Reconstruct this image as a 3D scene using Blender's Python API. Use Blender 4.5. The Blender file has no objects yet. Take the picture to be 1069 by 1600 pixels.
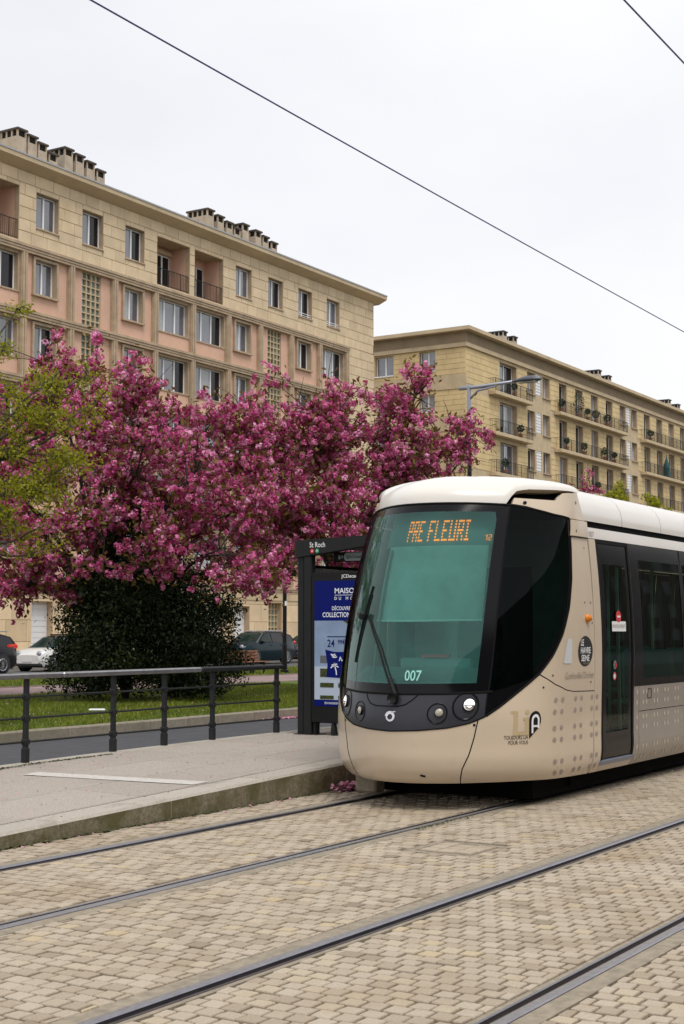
import bpy, bmesh, math, random
import numpy as np
from mathutils import Vector, Matrix
random.seed(7)
rng = np.random.default_rng(11)
SC = bpy.context.scene
COL = SC.collection
R = math.radians

# ---------------------------------------------------------------- camera, world, sun, exposure
CAM_H = 1.67
cam_d = bpy.data.cameras.new('camera')
cam_d.sensor_fit = 'VERTICAL'
cam_d.sensor_height = 36.0
cam_d.lens = 2250.0 / 1600.0 * 36.0
cam_d.clip_start = 0.1
cam_d.clip_end = 3000
cam = bpy.data.objects.new('camera', cam_d)
COL.objects.link(cam)
cam.location = (0, 0, CAM_H)
PITCH, YAW = 4.70, 31.722
cam.rotation_euler = (R(90 + PITCH), 0, R(YAW - 90))
SC.camera = cam

SUN_EL, SUN_AZ = 61.0, 240.0          # azimuth measured counter-clockwise from +X; the sun stands behind the camera, hidden by cloud
w = bpy.data.worlds.new('World')
SC.world = w
w.use_nodes = True
nt = w.node_tree
nt.nodes.clear()
out = nt.nodes.new('ShaderNodeOutputWorld')
bg = nt.nodes.new('ShaderNodeBackground')
bg.inputs['Strength'].default_value = 0.1
sky = nt.nodes.new('ShaderNodeTexSky')
sky.sky_type = 'NISHITA'
sky.sun_disc = False
sky.sun_elevation = R(SUN_EL)
sky.sun_rotation = R(90 - SUN_AZ)
tc = nt.nodes.new('ShaderNodeTexCoord')
mp = nt.nodes.new('ShaderNodeMapping')
mp.inputs['Scale'].default_value = (1.0, 1.0, 2.2)
nz = nt.nodes.new('ShaderNodeTexNoise')
nz.inputs['Scale'].default_value = 2.3
nz.inputs['Detail'].default_value = 5
nz.inputs['Roughness'].default_value = 0.5
rmp = nt.nodes.new('ShaderNodeValToRGB')
rmp.color_ramp.elements[0].position = 0.30
rmp.color_ramp.elements[0].color = (0.75, 0.755, 0.785, 1)
rmp.color_ramp.elements[1].position = 0.68
rmp.color_ramp.elements[1].color = (0.88, 0.88, 0.885, 1)
scl = nt.nodes.new('ShaderNodeVectorMath')
scl.operation = 'SCALE'
scl.inputs['Scale'].default_value = 9.3
mx = nt.nodes.new('ShaderNodeMix')
mx.data_type = 'RGBA'
mx.inputs['Factor'].default_value = 0.93
L = nt.links.new
L(tc.outputs['Generated'], mp.inputs['Vector'])
L(mp.outputs['Vector'], nz.inputs['Vector'])
L(nz.outputs['Fac'], rmp.inputs['Fac'])
L(rmp.outputs['Color'], scl.inputs[0])
L(sky.outputs['Color'], mx.inputs['A'])
L(scl.outputs['Vector'], mx.inputs['B'])
L(mx.outputs['Result'], bg.inputs['Color'])
L(bg.outputs['Background'], out.inputs['Surface'])

sun_d = bpy.data.lights.new('sun', 'SUN')
sun_d.energy = 1.5
sun_d.angle = R(24)
sun_d.color = (1.0, 0.965, 0.92)
sun = bpy.data.objects.new('sun', sun_d)
COL.objects.link(sun)
sun.location = (0, 0, 60)
_sv = Vector((math.cos(R(SUN_AZ)) * math.cos(R(SUN_EL)), math.sin(R(SUN_AZ)) * math.cos(R(SUN_EL)), math.sin(R(SUN_EL))))
sun.rotation_euler = _sv.to_track_quat('Z', 'Y').to_euler()

SC.view_settings.view_transform = 'Standard'
SC.view_settings.look = 'None'
SC.view_settings.gamma = 1
SC.view_settings.exposure = 0.40
SC.view_settings.use_curve_mapping = False

# ---------------------------------------------------------------- materials
MATS = {}
def mat(name, col, rough=0.7, metal=0.0, var=0.0, vscale=6.0, col2=None, bump=0.0, bscale=60.0, coat=0.0, spec=0.5,
        emit=None, tone=None, detail=4.0, objrand=0.0, stain=None, ior=None):
    """procedural principled material: base colour varied by noise, optional per-piece attribute 'tone' and bump"""
    m = bpy.data.materials.new(name)
    MATS[name] = m
    m.use_nodes = True
    t = m.node_tree
    b = t.nodes['Principled BSDF']
    b.inputs['Roughness'].default_value = rough
    b.inputs['Metallic'].default_value = metal
    b.inputs['Specular IOR Level'].default_value = spec
    if ior: b.inputs['IOR'].default_value = ior
    if coat:
        b.inputs['Coat Weight'].default_value = coat
        b.inputs['Coat Roughness'].default_value = 0.06
    c1 = (*col, 1)
    b.inputs['Base Color'].default_value = c1
    geo = t.nodes.new('ShaderNodeNewGeometry')
    cur = None
    if var or col2 is not None:
        n = t.nodes.new('ShaderNodeTexNoise')
        n.inputs['Scale'].default_value = vscale
        n.inputs['Detail'].default_value = detail
        n.inputs['Roughness'].default_value = 0.6
        t.links.new(geo.outputs['Position'], n.inputs['Vector'])
        rp = t.nodes.new('ShaderNodeValToRGB')
        lo = col2 if col2 is not None else tuple(x * (1 - var) for x in col)
        hi = col if col2 is not None else tuple(min(1, x * (1 + var)) for x in col)
        rp.color_ramp.elements[0].position = 0.33
        rp.color_ramp.elements[1].position = 0.67
        rp.color_ramp.elements[0].color = (*lo, 1)
        rp.color_ramp.elements[1].color = (*hi, 1)
        t.links.new(n.outputs['Fac'], rp.inputs['Fac'])
        cur = rp.outputs['Color']
    if tone is not None:
        at = t.nodes.new('ShaderNodeAttribute')
        at.attribute_name = 'tone'
        r2 = t.nodes.new('ShaderNodeValToRGB')
        els = r2.color_ramp.elements
        els[0].position, els[0].color = tone[0][0], (*tone[0][1], 1)
        els[1].position, els[1].color = tone[-1][0], (*tone[-1][1], 1)
        for p, c in tone[1:-1]:
            e = els.new(p); e.color = (*c, 1)
        t.links.new(at.outputs['Fac'], r2.inputs['Fac'])
        if cur is None:
            cur = r2.outputs['Color']
        else:
            mm = t.nodes.new('ShaderNodeMix'); mm.data_type = 'RGBA'; mm.blend_type = 'MULTIPLY'
            mm.inputs['Factor'].default_value = 1.0
            t.links.new(r2.outputs['Color'], mm.inputs['A']); t.links.new(cur, mm.inputs['B'])
            cur = mm.outputs['Result']
    if objrand:
        oi = t.nodes.new('ShaderNodeObjectInfo')
        mr = t.nodes.new('ShaderNodeMapRange')
        mr.inputs['To Min'].default_value = 1 - objrand
        mr.inputs['To Max'].default_value = 1 + objrand
        t.links.new(oi.outputs['Random'], mr.inputs['Value'])
        hv = t.nodes.new('ShaderNodeHueSaturation')
        t.links.new(mr.outputs['Result'], hv.inputs['Value'])
        if cur is None: hv.inputs['Color'].default_value = c1
        else: t.links.new(cur, hv.inputs['Color'])
        cur = hv.outputs['Color']
    if stain is not None:     # (scale, colour, threshold, strength): irregular stains with a shape of their own
        n3 = t.nodes.new('ShaderNodeTexNoise')
        mpn = t.nodes.new('ShaderNodeMapping')
        mpn.inputs['Scale'].default_value = stain[4] if len(stain) > 4 else (1, 1, 1)
        n3.inputs['Scale'].default_value = stain[0]; n3.inputs['Detail'].default_value = 6; n3.inputs['Roughness'].default_value = 0.65
        t.links.new(geo.outputs['Position'], mpn.inputs['Vector'])
        t.links.new(mpn.outputs['Vector'], n3.inputs['Vector'])
        mr3 = t.nodes.new('ShaderNodeMapRange')
        mr3.inputs['From Min'].default_value = stain[2]; mr3.inputs['From Max'].default_value = stain[2] + 0.2
        mr3.inputs['To Max'].default_value = stain[3]
        t.links.new(n3.outputs['Fac'], mr3.inputs['Value'])
        m3 = t.nodes.new('ShaderNodeMix'); m3.data_type = 'RGBA'
        t.links.new(mr3.outputs['Result'], m3.inputs['Factor'])
        if cur is None: m3.inputs['A'].default_value = c1
        else: t.links.new(cur, m3.inputs['A'])
        m3.inputs['B'].default_value = (*stain[1], 1)
        cur = m3.outputs['Result']
    if cur is not None:
        t.links.new(cur, b.inputs['Base Color'])
    if bump:
        n2 = t.nodes.new('ShaderNodeTexNoise')
        n2.inputs['Scale'].default_value = bscale
        n2.inputs['Detail'].default_value = 5
        t.links.new(geo.outputs['Position'], n2.inputs['Vector'])
        bp = t.nodes.new('ShaderNodeBump')
        bp.inputs['Strength'].default_value = bump
        bp.inputs['Distance'].default_value = 0.02
        t.links.new(n2.outputs['Fac'], bp.inputs['Height'])
        t.links.new(bp.outputs['Normal'], b.inputs['Normal'])
    if emit:
        b.inputs['Emission Color'].default_value = (*emit[0], 1)
        b.inputs['Emission Strength'].default_value = emit[1]
    return m

def glass_mat(name, tint, gloss=1.0, rough=0.02, ior=1.5, haze=0.0, haze_col=(.2, .5, .45)):
    m = bpy.data.materials.new(name); MATS[name] = m
    m.use_nodes = True
    t = m.node_tree; t.nodes.clear()
    o = t.nodes.new('ShaderNodeOutputMaterial')
    tr = t.nodes.new('ShaderNodeBsdfTransparent'); tr.inputs['Color'].default_value = (*tint, 1)
    gl = t.nodes.new('ShaderNodeBsdfGlossy'); gl.inputs['Roughness'].default_value = rough
    gl.inputs['Color'].default_value = (*[gloss * (1 - .35 * (max(tint) - x)) for x in tint], 1)
    fr = t.nodes.new('ShaderNodeFresnel'); fr.inputs['IOR'].default_value = ior
    mi = t.nodes.new('ShaderNodeMixShader')
    t.links.new(fr.outputs['Fac'], mi.inputs['Fac'])
    t.links.new(tr.outputs['BSDF'], mi.inputs[1]); t.links.new(gl.outputs['BSDF'], mi.inputs[2])
    if haze:      # uneven diffuse haze put into the pane's colour, for a lit interior
        df = t.nodes.new('ShaderNodeBsdfDiffuse'); df.inputs['Color'].default_value = (*haze_col, 1)
        geo = t.nodes.new('ShaderNodeNewGeometry'); n = t.nodes.new('ShaderNodeTexNoise'); n.inputs['Scale'].default_value = 1.7; n.inputs['Detail'].default_value = 3
        t.links.new(geo.outputs['Position'], n.inputs['Vector'])
        mr = t.nodes.new('ShaderNodeMapRange'); mr.inputs['From Min'].default_value = .3; mr.inputs['From Max'].default_value = .7
        mr.inputs['To Min'].default_value = haze * .6; mr.inputs['To Max'].default_value = haze * 1.4
        t.links.new(n.outputs['Fac'], mr.inputs['Value'])
        m2 = t.nodes.new('ShaderNodeMixShader'); t.links.new(mr.outputs['Result'], m2.inputs['Fac'])
        t.links.new(mi.outputs['Shader'], m2.inputs[1]); t.links.new(df.outputs['BSDF'], m2.inputs[2]); mi = m2
    t.links.new(mi.outputs['Shader'], o.inputs['Surface'])
    return m

def leaf_mat(name, tone, trans=0.3, rough=0.5, spec=0.3):
    """two-sided leaf / petal: reflects and lets some light through; colour by the attribute 'tone'"""
    m = bpy.data.materials.new(name); MATS[name] = m
    m.use_nodes = True
    t = m.node_tree
    b = t.nodes['Principled BSDF']
    b.inputs['Roughness'].default_value = rough
    b.inputs['Specular IOR Level'].default_value = spec
    at = t.nodes.new('ShaderNodeAttribute'); at.attribute_name = 'tone'
    r2 = t.nodes.new('ShaderNodeValToRGB'); els = r2.color_ramp.elements
    els[0].position, els[0].color = tone[0][0], (*tone[0][1], 1)
    els[1].position, els[1].color = tone[-1][0], (*tone[-1][1], 1)
    for p, c in tone[1:-1]:
        e = els.new(p); e.color = (*c, 1)
    t.links.new(at.outputs['Fac'], r2.inputs['Fac'])
    t.links.new(r2.outputs['Color'], b.inputs['Base Color'])
    tl = t.nodes.new('ShaderNodeBsdfTranslucent')
    t.links.new(r2.outputs['Color'], tl.inputs['Color'])
    mi = t.nodes.new('ShaderNodeMixShader'); mi.inputs['Fac'].default_value = trans
    o = t.nodes['Material Output']
    t.links.new(b.outputs['BSDF'], mi.inputs[1]); t.links.new(tl.outputs['BSDF'], mi.inputs[2])
    t.links.new(mi.outputs['Shader'], o.inputs['Surface'])
    return m

# ---------------------------------------------------------------- object helpers
ORG = {}
def tag(o, label=None, cat=None, group=None, kind=None):
    if label: o['label'] = label
    if cat: o['category'] = cat
    if group: o['group'] = group
    if kind: o['kind'] = kind
    return o

def thing(name, loc, label, cat, group=None):
    o = bpy.data.objects.new(name, None)
    o.empty_display_size = 0.2
    COL.objects.link(o)
    o.location = loc
    ORG[o.name] = Vector(loc)
    return tag(o, label, cat, group)

def link(name, me, parent=None, org=None):
    o = bpy.data.objects.new(name, me)
    COL.objects.link(o)
    if parent is not None:
        o.parent = parent
        ORG[o.name] = ORG.get(parent.name, Vector((0, 0, 0)))
    elif org is not None:
        o.location = org
        ORG[o.name] = Vector(org)
    return o

class MB:
    """collects geometry in world coordinates; build() links it as one mesh object"""
    def __init__(s):
        s.v = []; s.f = []; s.tone = None
    def poly(s, pts):
        n = len(s.v); s.v += [tuple(p) for p in pts]; s.f.append(tuple(range(n, n + len(pts)))); return s
    def box(s, x0, x1, y0, y1, z0, z1, skip=''):
        n = len(s.v)
        s.v += [(x0, y0, z0), (x1, y0, z0), (x1, y1, z0), (x0, y1, z0), (x0, y0, z1), (x1, y0, z1), (x1, y1, z1), (x0, y1, z1)]
        F = {'b': (0, 3, 2, 1), 't': (4, 5, 6, 7), 'f': (0, 1, 5, 4), 'r': (1, 2, 6, 5), 'k': (2, 3, 7, 6), 'l': (3, 0, 4, 7)}
        for k, q in F.items():
            if k not in skip: s.f.append(tuple(i + n for i in q))
        return s
    def cbox(s, x0, x1, y0, y1, z0, z1, c=0.01):
        """box with chamfered edges"""
        c = min(c, (x1 - x0) * .45, (y1 - y0) * .45, (z1 - z0) * .45)
        bm = bmesh.new()
        r = bmesh.ops.create_cube(bm, size=1.0)
        for vv in bm.verts:
            vv.co = Vector((x0 + (vv.co.x + .5) * (x1 - x0), y0 + (vv.co.y + .5) * (y1 - y0), z0 + (vv.co.z + .5) * (z1 - z0)))
        bmesh.ops.bevel(bm, geom=list(bm.edges), offset=c, segments=1, affect='EDGES', profile=0.5)
        s.bm(bm)
        return s
    def bm(s, bm, M=None):
        n = len(s.v)
        bm.verts.ensure_lookup_table(); bm.verts.index_update()
        for vv in bm.verts: s.v.append(tuple(M @ vv.co if M else vv.co))
        for ff in bm.faces: s.f.append(tuple(n + q.index for q in ff.verts))
        bm.free(); return s
    def tube(s, pts, rad, n=8, cap=True):
        pts = [Vector(p) for p in pts]
        rad = [rad] * len(pts) if not hasattr(rad, '__len__') else rad
        base = len(s.v); prev = None
        for i, p in enumerate(pts):
            d = (pts[min(i + 1, len(pts) - 1)] - pts[max(i - 1, 0)])
            d = d.normalized() if d.length > 1e-9 else Vector((0, 0, 1))
            if prev is None:
                a = d.orthogonal().normalized()
            else:
                a = (prev - d * prev.dot(d))
                a = a.normalized() if a.length > 1e-6 else d.orthogonal().normalized()
            prev = a; b = d.cross(a)
            for k in range(n):
                t = 2 * math.pi * k / n
                s.v.append(tuple(p + (a * math.cos(t) + b * math.sin(t)) * rad[i]))
        for i in range(len(pts) - 1):
            for k in range(n):
                k2 = (k + 1) % n
                s.f.append((base + i * n + k, base + i * n + k2, base + (i + 1) * n + k2, base + (i + 1) * n + k))
        if cap:
            s.f.append(tuple(base + k for k in reversed(range(n))))
            s.f.append(tuple(base + (len(pts) - 1) * n + k for k in range(n)))
        return s
    def bar(s, p, q, wx, wz):
        """rectangular bar from p to q"""
        p, q = Vector(p), Vector(q); d = (q - p).normalized()
        u = Vector((0, 0, 1)) if abs(d.z) < .9 else Vector((0, 1, 0))
        a = d.cross(u).normalized(); b = a.cross(d)
        n = len(s.v)
        for e in (p, q):
            for i, j in ((-1, -1), (1, -1), (1, 1), (-1, 1)): s.v.append(tuple(e + a * (i * wx / 2) + b * (j * wz / 2)))
        for q4 in ((0, 1, 2, 3), (7, 6, 5, 4), (0, 4, 5, 1), (1, 5, 6, 2), (2, 6, 7, 3), (3, 7, 4, 0)): s.f.append(tuple(n + i for i in q4))
        return s
    def lathe(s, prof, c, axis='z', n=24):
        """prof: list of (radius, height along the axis)"""
        base = len(s.v)
        for r, h in prof:
            for k in range(n):
                t = 2 * math.pi * k / n; a, b = r * math.cos(t), r * math.sin(t)
                s.v.append({'z': (c[0] + a, c[1] + b, c[2] + h), 'y': (c[0] + a, c[1] + h, c[2] + b), 'x': (c[0] + h, c[1] + a, c[2] + b)}[axis])
        for i in range(len(prof) - 1):
            for k in range(n):
                k2 = (k + 1) % n
                s.f.append((base + i * n + k, base + i * n + k2, base + (i + 1) * n + k2, base + (i + 1) * n + k))
        for i in (0, len(prof) - 1):
            if prof[i][0] > 1e-6: s.f.append(tuple(base + i * n + k for k in range(n)))
        return s
    def grid(s, P, flip=False):
        """P: array (rows, cols, 3)"""
        base = len(s.v); r, c = P.shape[:2]
        s.v += [tuple(float(x) for x in p) for p in P.reshape(-1, 3)]
        for i in range(r - 1):
            for j in range(c - 1):
                q = (base + i * c + j, base + i * c + j + 1, base + (i + 1) * c + j + 1, base + (i + 1) * c + j)
                s.f.append(q[::-1] if flip else q)
        return s
    def mesh(s, name, m, org=(0, 0, 0), smooth=False):
        me = bpy.data.meshes.new(name)
        o = Vector(org)
        me.from_pydata([tuple(Vector(p) - o) for p in s.v], [], s.f)
        if m is not None: me.materials.append(MATS[m] if isinstance(m, str) else m)
        if s.tone is not None:
            a = me.attributes.new('tone', 'FLOAT', 'FACE'); a.data.foreach_set('value', np.asarray(s.tone, dtype=np.float32))
        if smooth: me.shade_smooth()
        me.update()
        return me
    def build(s, name, m, parent=None, org=None, smooth=False):
        oo = ORG.get(parent.name, Vector((0, 0, 0))) if parent is not None else Vector(org or (0, 0, 0))
        return link(name, s.mesh(name, m, oo, smooth), parent, org)

def fast_mesh(name, V, quads=None, tris=None, m=None, tone=None, org=(0, 0, 0), smooth=False):
    """numpy mesh of all quads or all tris; tone per face"""
    me = bpy.data.meshes.new(name)
    V = (np.asarray(V, np.float32).reshape(-1, 3) - np.asarray(org, np.float32))
    F = np.asarray(quads if quads is not None else tris, np.int32); k = F.shape[1]
    me.vertices.add(len(V)); me.vertices.foreach_set('co', V.ravel())
    me.loops.add(F.size); me.loops.foreach_set('vertex_index', F.ravel())
    me.polygons.add(len(F)); me.polygons.foreach_set('loop_start', np.arange(0, F.size, k, dtype=np.int32))
    if tone is not None:
        a = me.attributes.new('tone', 'FLOAT', 'FACE'); a.data.foreach_set('value', np.asarray(tone, np.float32))
    if m: me.materials.append(MATS[m] if isinstance(m, str) else m)
    me.update(calc_edges=True)
    if smooth: me.shade_smooth()
    return me

def text2d(txt, size=1.0, bold=0.0, align='LEFT', space=1.0, sx=1.0):
    """flat text as 2-D verts and faces"""
    cu = bpy.data.curves.new('t', 'FONT'); cu.body = txt; cu.size = size; cu.align_x = align; cu.offset = bold * size
    cu.space_character = space; cu.resolution_u = 3
    ob = bpy.data.objects.new('t', cu); COL.objects.link(ob)
    dg = bpy.context.evaluated_depsgraph_get()
    me = bpy.data.meshes.new_from_object(ob.evaluated_get(dg))
    v = [(p.co.x * sx, p.co.y) for p in me.vertices]; f = [tuple(p.vertices) for p in me.polygons]
    bpy.data.objects.remove(ob); bpy.data.curves.remove(cu); bpy.data.meshes.remove(me)
    return v, f

def flat_text(name, txt, size, o, xd, zd, m, parent, bold=0.0, align='LEFT', space=1.0, sx=1.0):
    v, f = text2d(txt, size, bold, align, space, sx)
    mb = MB(); o, xd, zd = Vector(o), Vector(xd), Vector(zd)
    mb.v = [tuple(o + xd * a + zd * b) for a, b in v]; mb.f = f
    return mb.build(name, m, parent)

def rects_with_holes(x0, x1, z0, z1, holes):
    xs = sorted({x0, x1, *[min(max(h[i], x0), x1) for h in holes for i in (0, 1)]})
    zs = sorted({z0, z1, *[min(max(h[i], z0), z1) for h in holes for i in (2, 3)]})
    outl = []
    for j in range(len(zs) - 1):
        run = None
        for i in range(len(xs) - 1):
            cx, cz = (xs[i] + xs[i + 1]) / 2, (zs[j] + zs[j + 1]) / 2
            inside = any(h[0] < cx < h[1] and h[2] < cz < h[3] for h in holes)
            if inside:
                if run: outl.append(run); run = None
            else:
                run = (run[0], xs[i + 1], zs[j], zs[j + 1]) if run else (xs[i], xs[i + 1], zs[j], zs[j + 1])
        if run: outl.append(run)
    return outl
# ---------------------------------------------------------------- material list
mat('sett_stone', (1, 1, 1), 0.75, var=0.24, vscale=110, bump=0.3, bscale=160,
    tone=[(0, (.29, .23, .16)), (.3, (.425, .345, .25)), (.7, (.505, .425, .325)), (1, (.53, .42, .265))],
    stain=(0.8, (.29, .205, .12), 0.50, 0.55))
mat('sett_joint', (.060, .043, .029), 0.9, var=0.3, vscale=20, bump=0.4)
mat('rail_head', (.235, .22, .215), 0.5, metal=0.35, var=0.15, vscale=30)
mat('rail_steel', (.31, .30, .33), 0.3, metal=1.0, var=0.12, vscale=9)
mat('frame_brown', (.12, .09, .06), 0.8, var=0.3)
mat('dark_concrete', (.16, .14, .12), 0.9, var=0.1)
mat('rail_dark', (.040, .024, .013), 0.85, var=0.5, vscale=5)
mat('rail_filler', (.27, .225, .165), 0.85, var=0.22, vscale=14, bump=0.3, stain=(3.0, (.30, .24, .17), 0.55, 0.5))
mat('concrete_slab', (.36, .315, .27), 0.85, var=0.30, vscale=75, bump=0.25, bscale=220, objrand=0.05, stain=(1.3, (.22, .195, .17), 0.55, 0.45))
mat('slab_bed', (.15, .13, .115), 0.9)
mat('kerb_stone', (.40, .36, .305), 0.8, var=0.14, vscale=40, bump=0.3, bscale=120, objrand=0.06, stain=(2.2, (.19, .17, .115), 0.52, 0.6))
mat('far_kerb', (.25, .215, .165), 0.85, var=0.18, vscale=12, bump=0.3, objrand=0.07, stain=(1.5, (.14, .125, .075), 0.5, 0.55))
mat('moss', (.075, .085, .03), 0.9, var=0.5, vscale=12)
mat('asphalt', (.058, .06, .066), 0.85, var=0.16, vscale=3, bump=0.35, bscale=160)
mat('asphalt_old', (.10, .098, .098), 0.9, var=0.15, vscale=4)
mat('path_gravel', (.24, .175, .165), 0.95, var=0.2, vscale=2.5, stain=(1.2, (.42, .20, .25), 0.5, 0.6))
mat('lawn_soil', (.12, .15, .015), 0.95, col2=(.036, .066, .010), vscale=1.1, bump=0.5, bscale=40)
mat('kerb_mossy', (.20, .17, .115), 0.9, var=0.3, vscale=30, bump=0.4, bscale=90, stain=(3.0, (.085, .075, .022), 0.42, 0.85))
mat('white_paint', (.53, .50, .46), 0.7, var=0.12, vscale=25, stain=(14, (.37, .335, .30), 0.52, 0.8))
mat('render_pink', (.64, .405, .295), 0.9, var=0.06, vscale=1.2, objrand=0.03, stain=(0.9, (.50, .33, .24), 0.56, 0.35, (1, 1, .4)))
mat('ashlar', (.64, .505, .335), 0.88, var=0.10, vscale=1.0, objrand=0.07, bump=0.12, bscale=50, stain=(1.6, (.55, .40, .20), 0.52, 0.45, (1, 1, .35)))
mat('ashlar_mass', (.64, .505, .335), 0.88, var=0.10, vscale=1.0, tone=[(0, (.85, .85, .85)), (1, (1.1, 1.1, 1.1))], bump=0.12, bscale=50, stain=(1.6, (.55, .40, .20), 0.52, 0.45, (1, 1, .35)))
mat('ashlar_joint', (.42, .335, .205), 0.95)
mat('yellow_stone', (.64, .49, .26), 0.88, var=0.10, vscale=0.8, stain=(1.2, (.43, .34, .20), 0.52, 0.5, (1, 1, .4)))
mat('concrete_trim', (.43, .325, .22), 0.9, var=0.14, vscale=2.2, bump=0.2, bscale=40, stain=(2.4, (.25, .19, .135), 0.54, 0.5, (1, 1, .3)))
mat('concrete_beige', (.53, .415, .265), 0.9, var=0.10, vscale=1.5, stain=(1.4, (.33, .26, .18), 0.55, 0.5, (1, 1, .3)))
mat('cornice_paint', (.53, .42, .275), 0.9, var=0.08, vscale=0.7, stain=(0.8, (.34, .27, .18), 0.52, 0.5))
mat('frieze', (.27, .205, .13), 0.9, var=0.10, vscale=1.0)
mat('roof_zinc', (.36, .36, .37), 0.6, var=0.1)
mat('pvc_white', (.80, .80, .80), 0.4)
mat('louvre_grey', (.55, .56, .57), 0.6)
mat('window_sky', (.10, .105, .13), 0.05, spec=1.0, ior=1.75, var=0.25, vscale=0.7)  # pale sky reflection put into the pane's base colour
mat('window_dark', (.012, .012, .015), 0.05, spec=0.4)
mat('window_curtain', (.34, .35, .37), 0.12, spec=0.8, var=0.12, vscale=9)
mat('glass_block_green', (.16, .215, .185), 0.12, spec=0.9, objrand=0.35)
mat('iron_rail', (.016, .024, .022), 0.5, spec=0.2)
mat('roller_white', (.70, .72, .75), 0.5)
mat('chimney_render', (.41, .35, .275), 0.95, var=0.15, vscale=2)
mat('chimney_cap', (.075, .066, .06), 0.9, var=0.2)
mat('flue_dark', (.012, .011, .010), 0.95)
mat('pot_terracotta', (.33, .13, .07), 0.8)
mat('fabric_teal', (.02, .085, .085), 0.8)
mat('bin_grey', (.10, .11, .12), 0.5)
mat('metal_dark', (.020, .021, .022), 0.5, metal=0.0, spec=0.25, var=0.15, vscale=8)
mat('shelter_grey', (.017, .018, .018), 0.5, spec=0.2, var=0.1)
mat('metal_black', (.006, .006, .0065), 0.45, spec=0.25)
mat('hand_rail', (.30, .295, .305), 0.33, metal=0.75, var=0.15, vscale=10)
mat('lamp_grey', (.36, .38, .42), 0.4, metal=0.4)
mat('lamp_head', (.10, .105, .12), 0.4, metal=0.3)
mat('wire_steel', (.085, .085, .24), 0.5, metal=0.5)
mat('bench_wood', (.20, .085, .042), 0.6, var=0.25, vscale=9)
mat('bark', (.045, .033, .027), 0.95, var=0.4, vscale=14, bump=0.6, bscale=30)
mat('bark_green', (.085, .075, .045), 0.95, var=0.3, vscale=14, bump=0.4, bscale=30)
# tram
mat('tram_beige', (.60, .49, .365), 0.30, coat=0.6, var=0.03, vscale=1.5, stain=(3.5, (.44, .35, .25), 0.60, 0.35))
mat('tram_cream', (.76, .72, .66), 0.32, coat=0.5, var=0.02, vscale=1.5)
mat('tram_taupe', (.285, .245, .21), 0.34, coat=0.4, var=0.03)
mat('tram_mask', (.034, .035, .045), 0.28, spec=0.35, var=0.05)
mat('tram_black', (.004, .004, .005), 0.12, spec=0.22)
mat('rubber', (.005, .005, .005), 0.7, spec=0.15)
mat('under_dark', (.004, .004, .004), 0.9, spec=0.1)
mat('cab_lining', (.46, .48, .48), 0.7, var=0.25, vscale=1.6)
mat('tram_inside', (.09, .105, .105), 0.7)
mat('tram_ceiling', (.22, .24, .24), 0.7)
mat('blind_fabric', (.44, .50, .48), 0.8, var=0.16, vscale=2.6)
mat('blind_bar', (.85, .9, .88), 0.4)
mat('dash_grey', (.20, .24, .24), 0.5, var=0.1)
mat('seat_teal', (.07, .26, .24), 0.8)
mat('pole_green', (.16, .36, .24), 0.4)
mat('red_paint', (.75, .02, .025), 0.4)
mat('amber_led', (.9, .3, .02), 0.5, emit=((1.0, .17, .008), 1.5))
mat('led_board', (.20, .225, .225), 0.6)
mat('lamp_lens', (.9, .92, .95), 0.12, spec=0.8, emit=((1.0, .98, .94), 0.75))
mat('chrome', (.75, .75, .78), 0.12, metal=1.0)
mat('fog_lens', (.42, .40, .34), 0.25, var=0.3, vscale=90)
mat('amber_lens', (.65, .20, .01), 0.2)
mat('logo_silver', (.72, .70, .76), 0.25, metal=0.5)
mat('decal_mint', (.30, .68, .60), 0.5)
mat('decal_gold', (.49, .375, .22), 0.4)
mat('decal_black', (.008, .008, .008), 0.35)
mat('decal_white', (.78, .78, .78), 0.5)
mat('decal_grey', (.33, .275, .23), 0.5)
mat('dot_taupe', (.34, .275, .235), 0.4)
mat('dot_beige', (.56, .48, .38), 0.4)
mat('step_blue', (.22, .24, .31), 0.35, metal=0.3)
mat('bellows', (.015, .015, .016), 0.9)
glass_mat('windscreen_glass', (.52, .88, .81), gloss=0.85, haze=0.11, haze_col=(.15, .47, .42))
glass_mat('far_cab_glass', (.72, .95, .80), gloss=0.3)
glass_mat('side_glass', (.52, .72, .65), gloss=0.55, ior=1.4)
glass_mat('cab_glass', (.08, .14, .135), gloss=0.25, ior=1.45)  # tint darkened to stand in for the unlit cab behind the pane
glass_mat('shelter_glass', (.75, .82, .80))
glass_mat('car_glass', (.35, .52, .50), gloss=0.9)
# poster
mat('poster_blue', (.004, .010, .135), 0.3, spec=0.08)
mat('poster_navy', (.006, .012, .11), 0.3, spec=0.08)
mat('poster_sky', (.25, .325, .47), 0.3, spec=0.08, var=0.12, vscale=3)
mat('poster_white', (.46, .53, .64), 0.3, spec=0.08)
mat('poster_green', (.10, .11, .035), 0.3, spec=0.08, col2=(.02, .03, .012), vscale=40)
mat('poster_text', (.80, .83, .88), 0.3, spec=0.08)
mat('badge_red', (.62, .02, .03), 0.4)
mat('badge_green', (.01, .30, .13), 0.4)
mat('sign_pale', (.36, .43, .44), 0.5)
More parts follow.
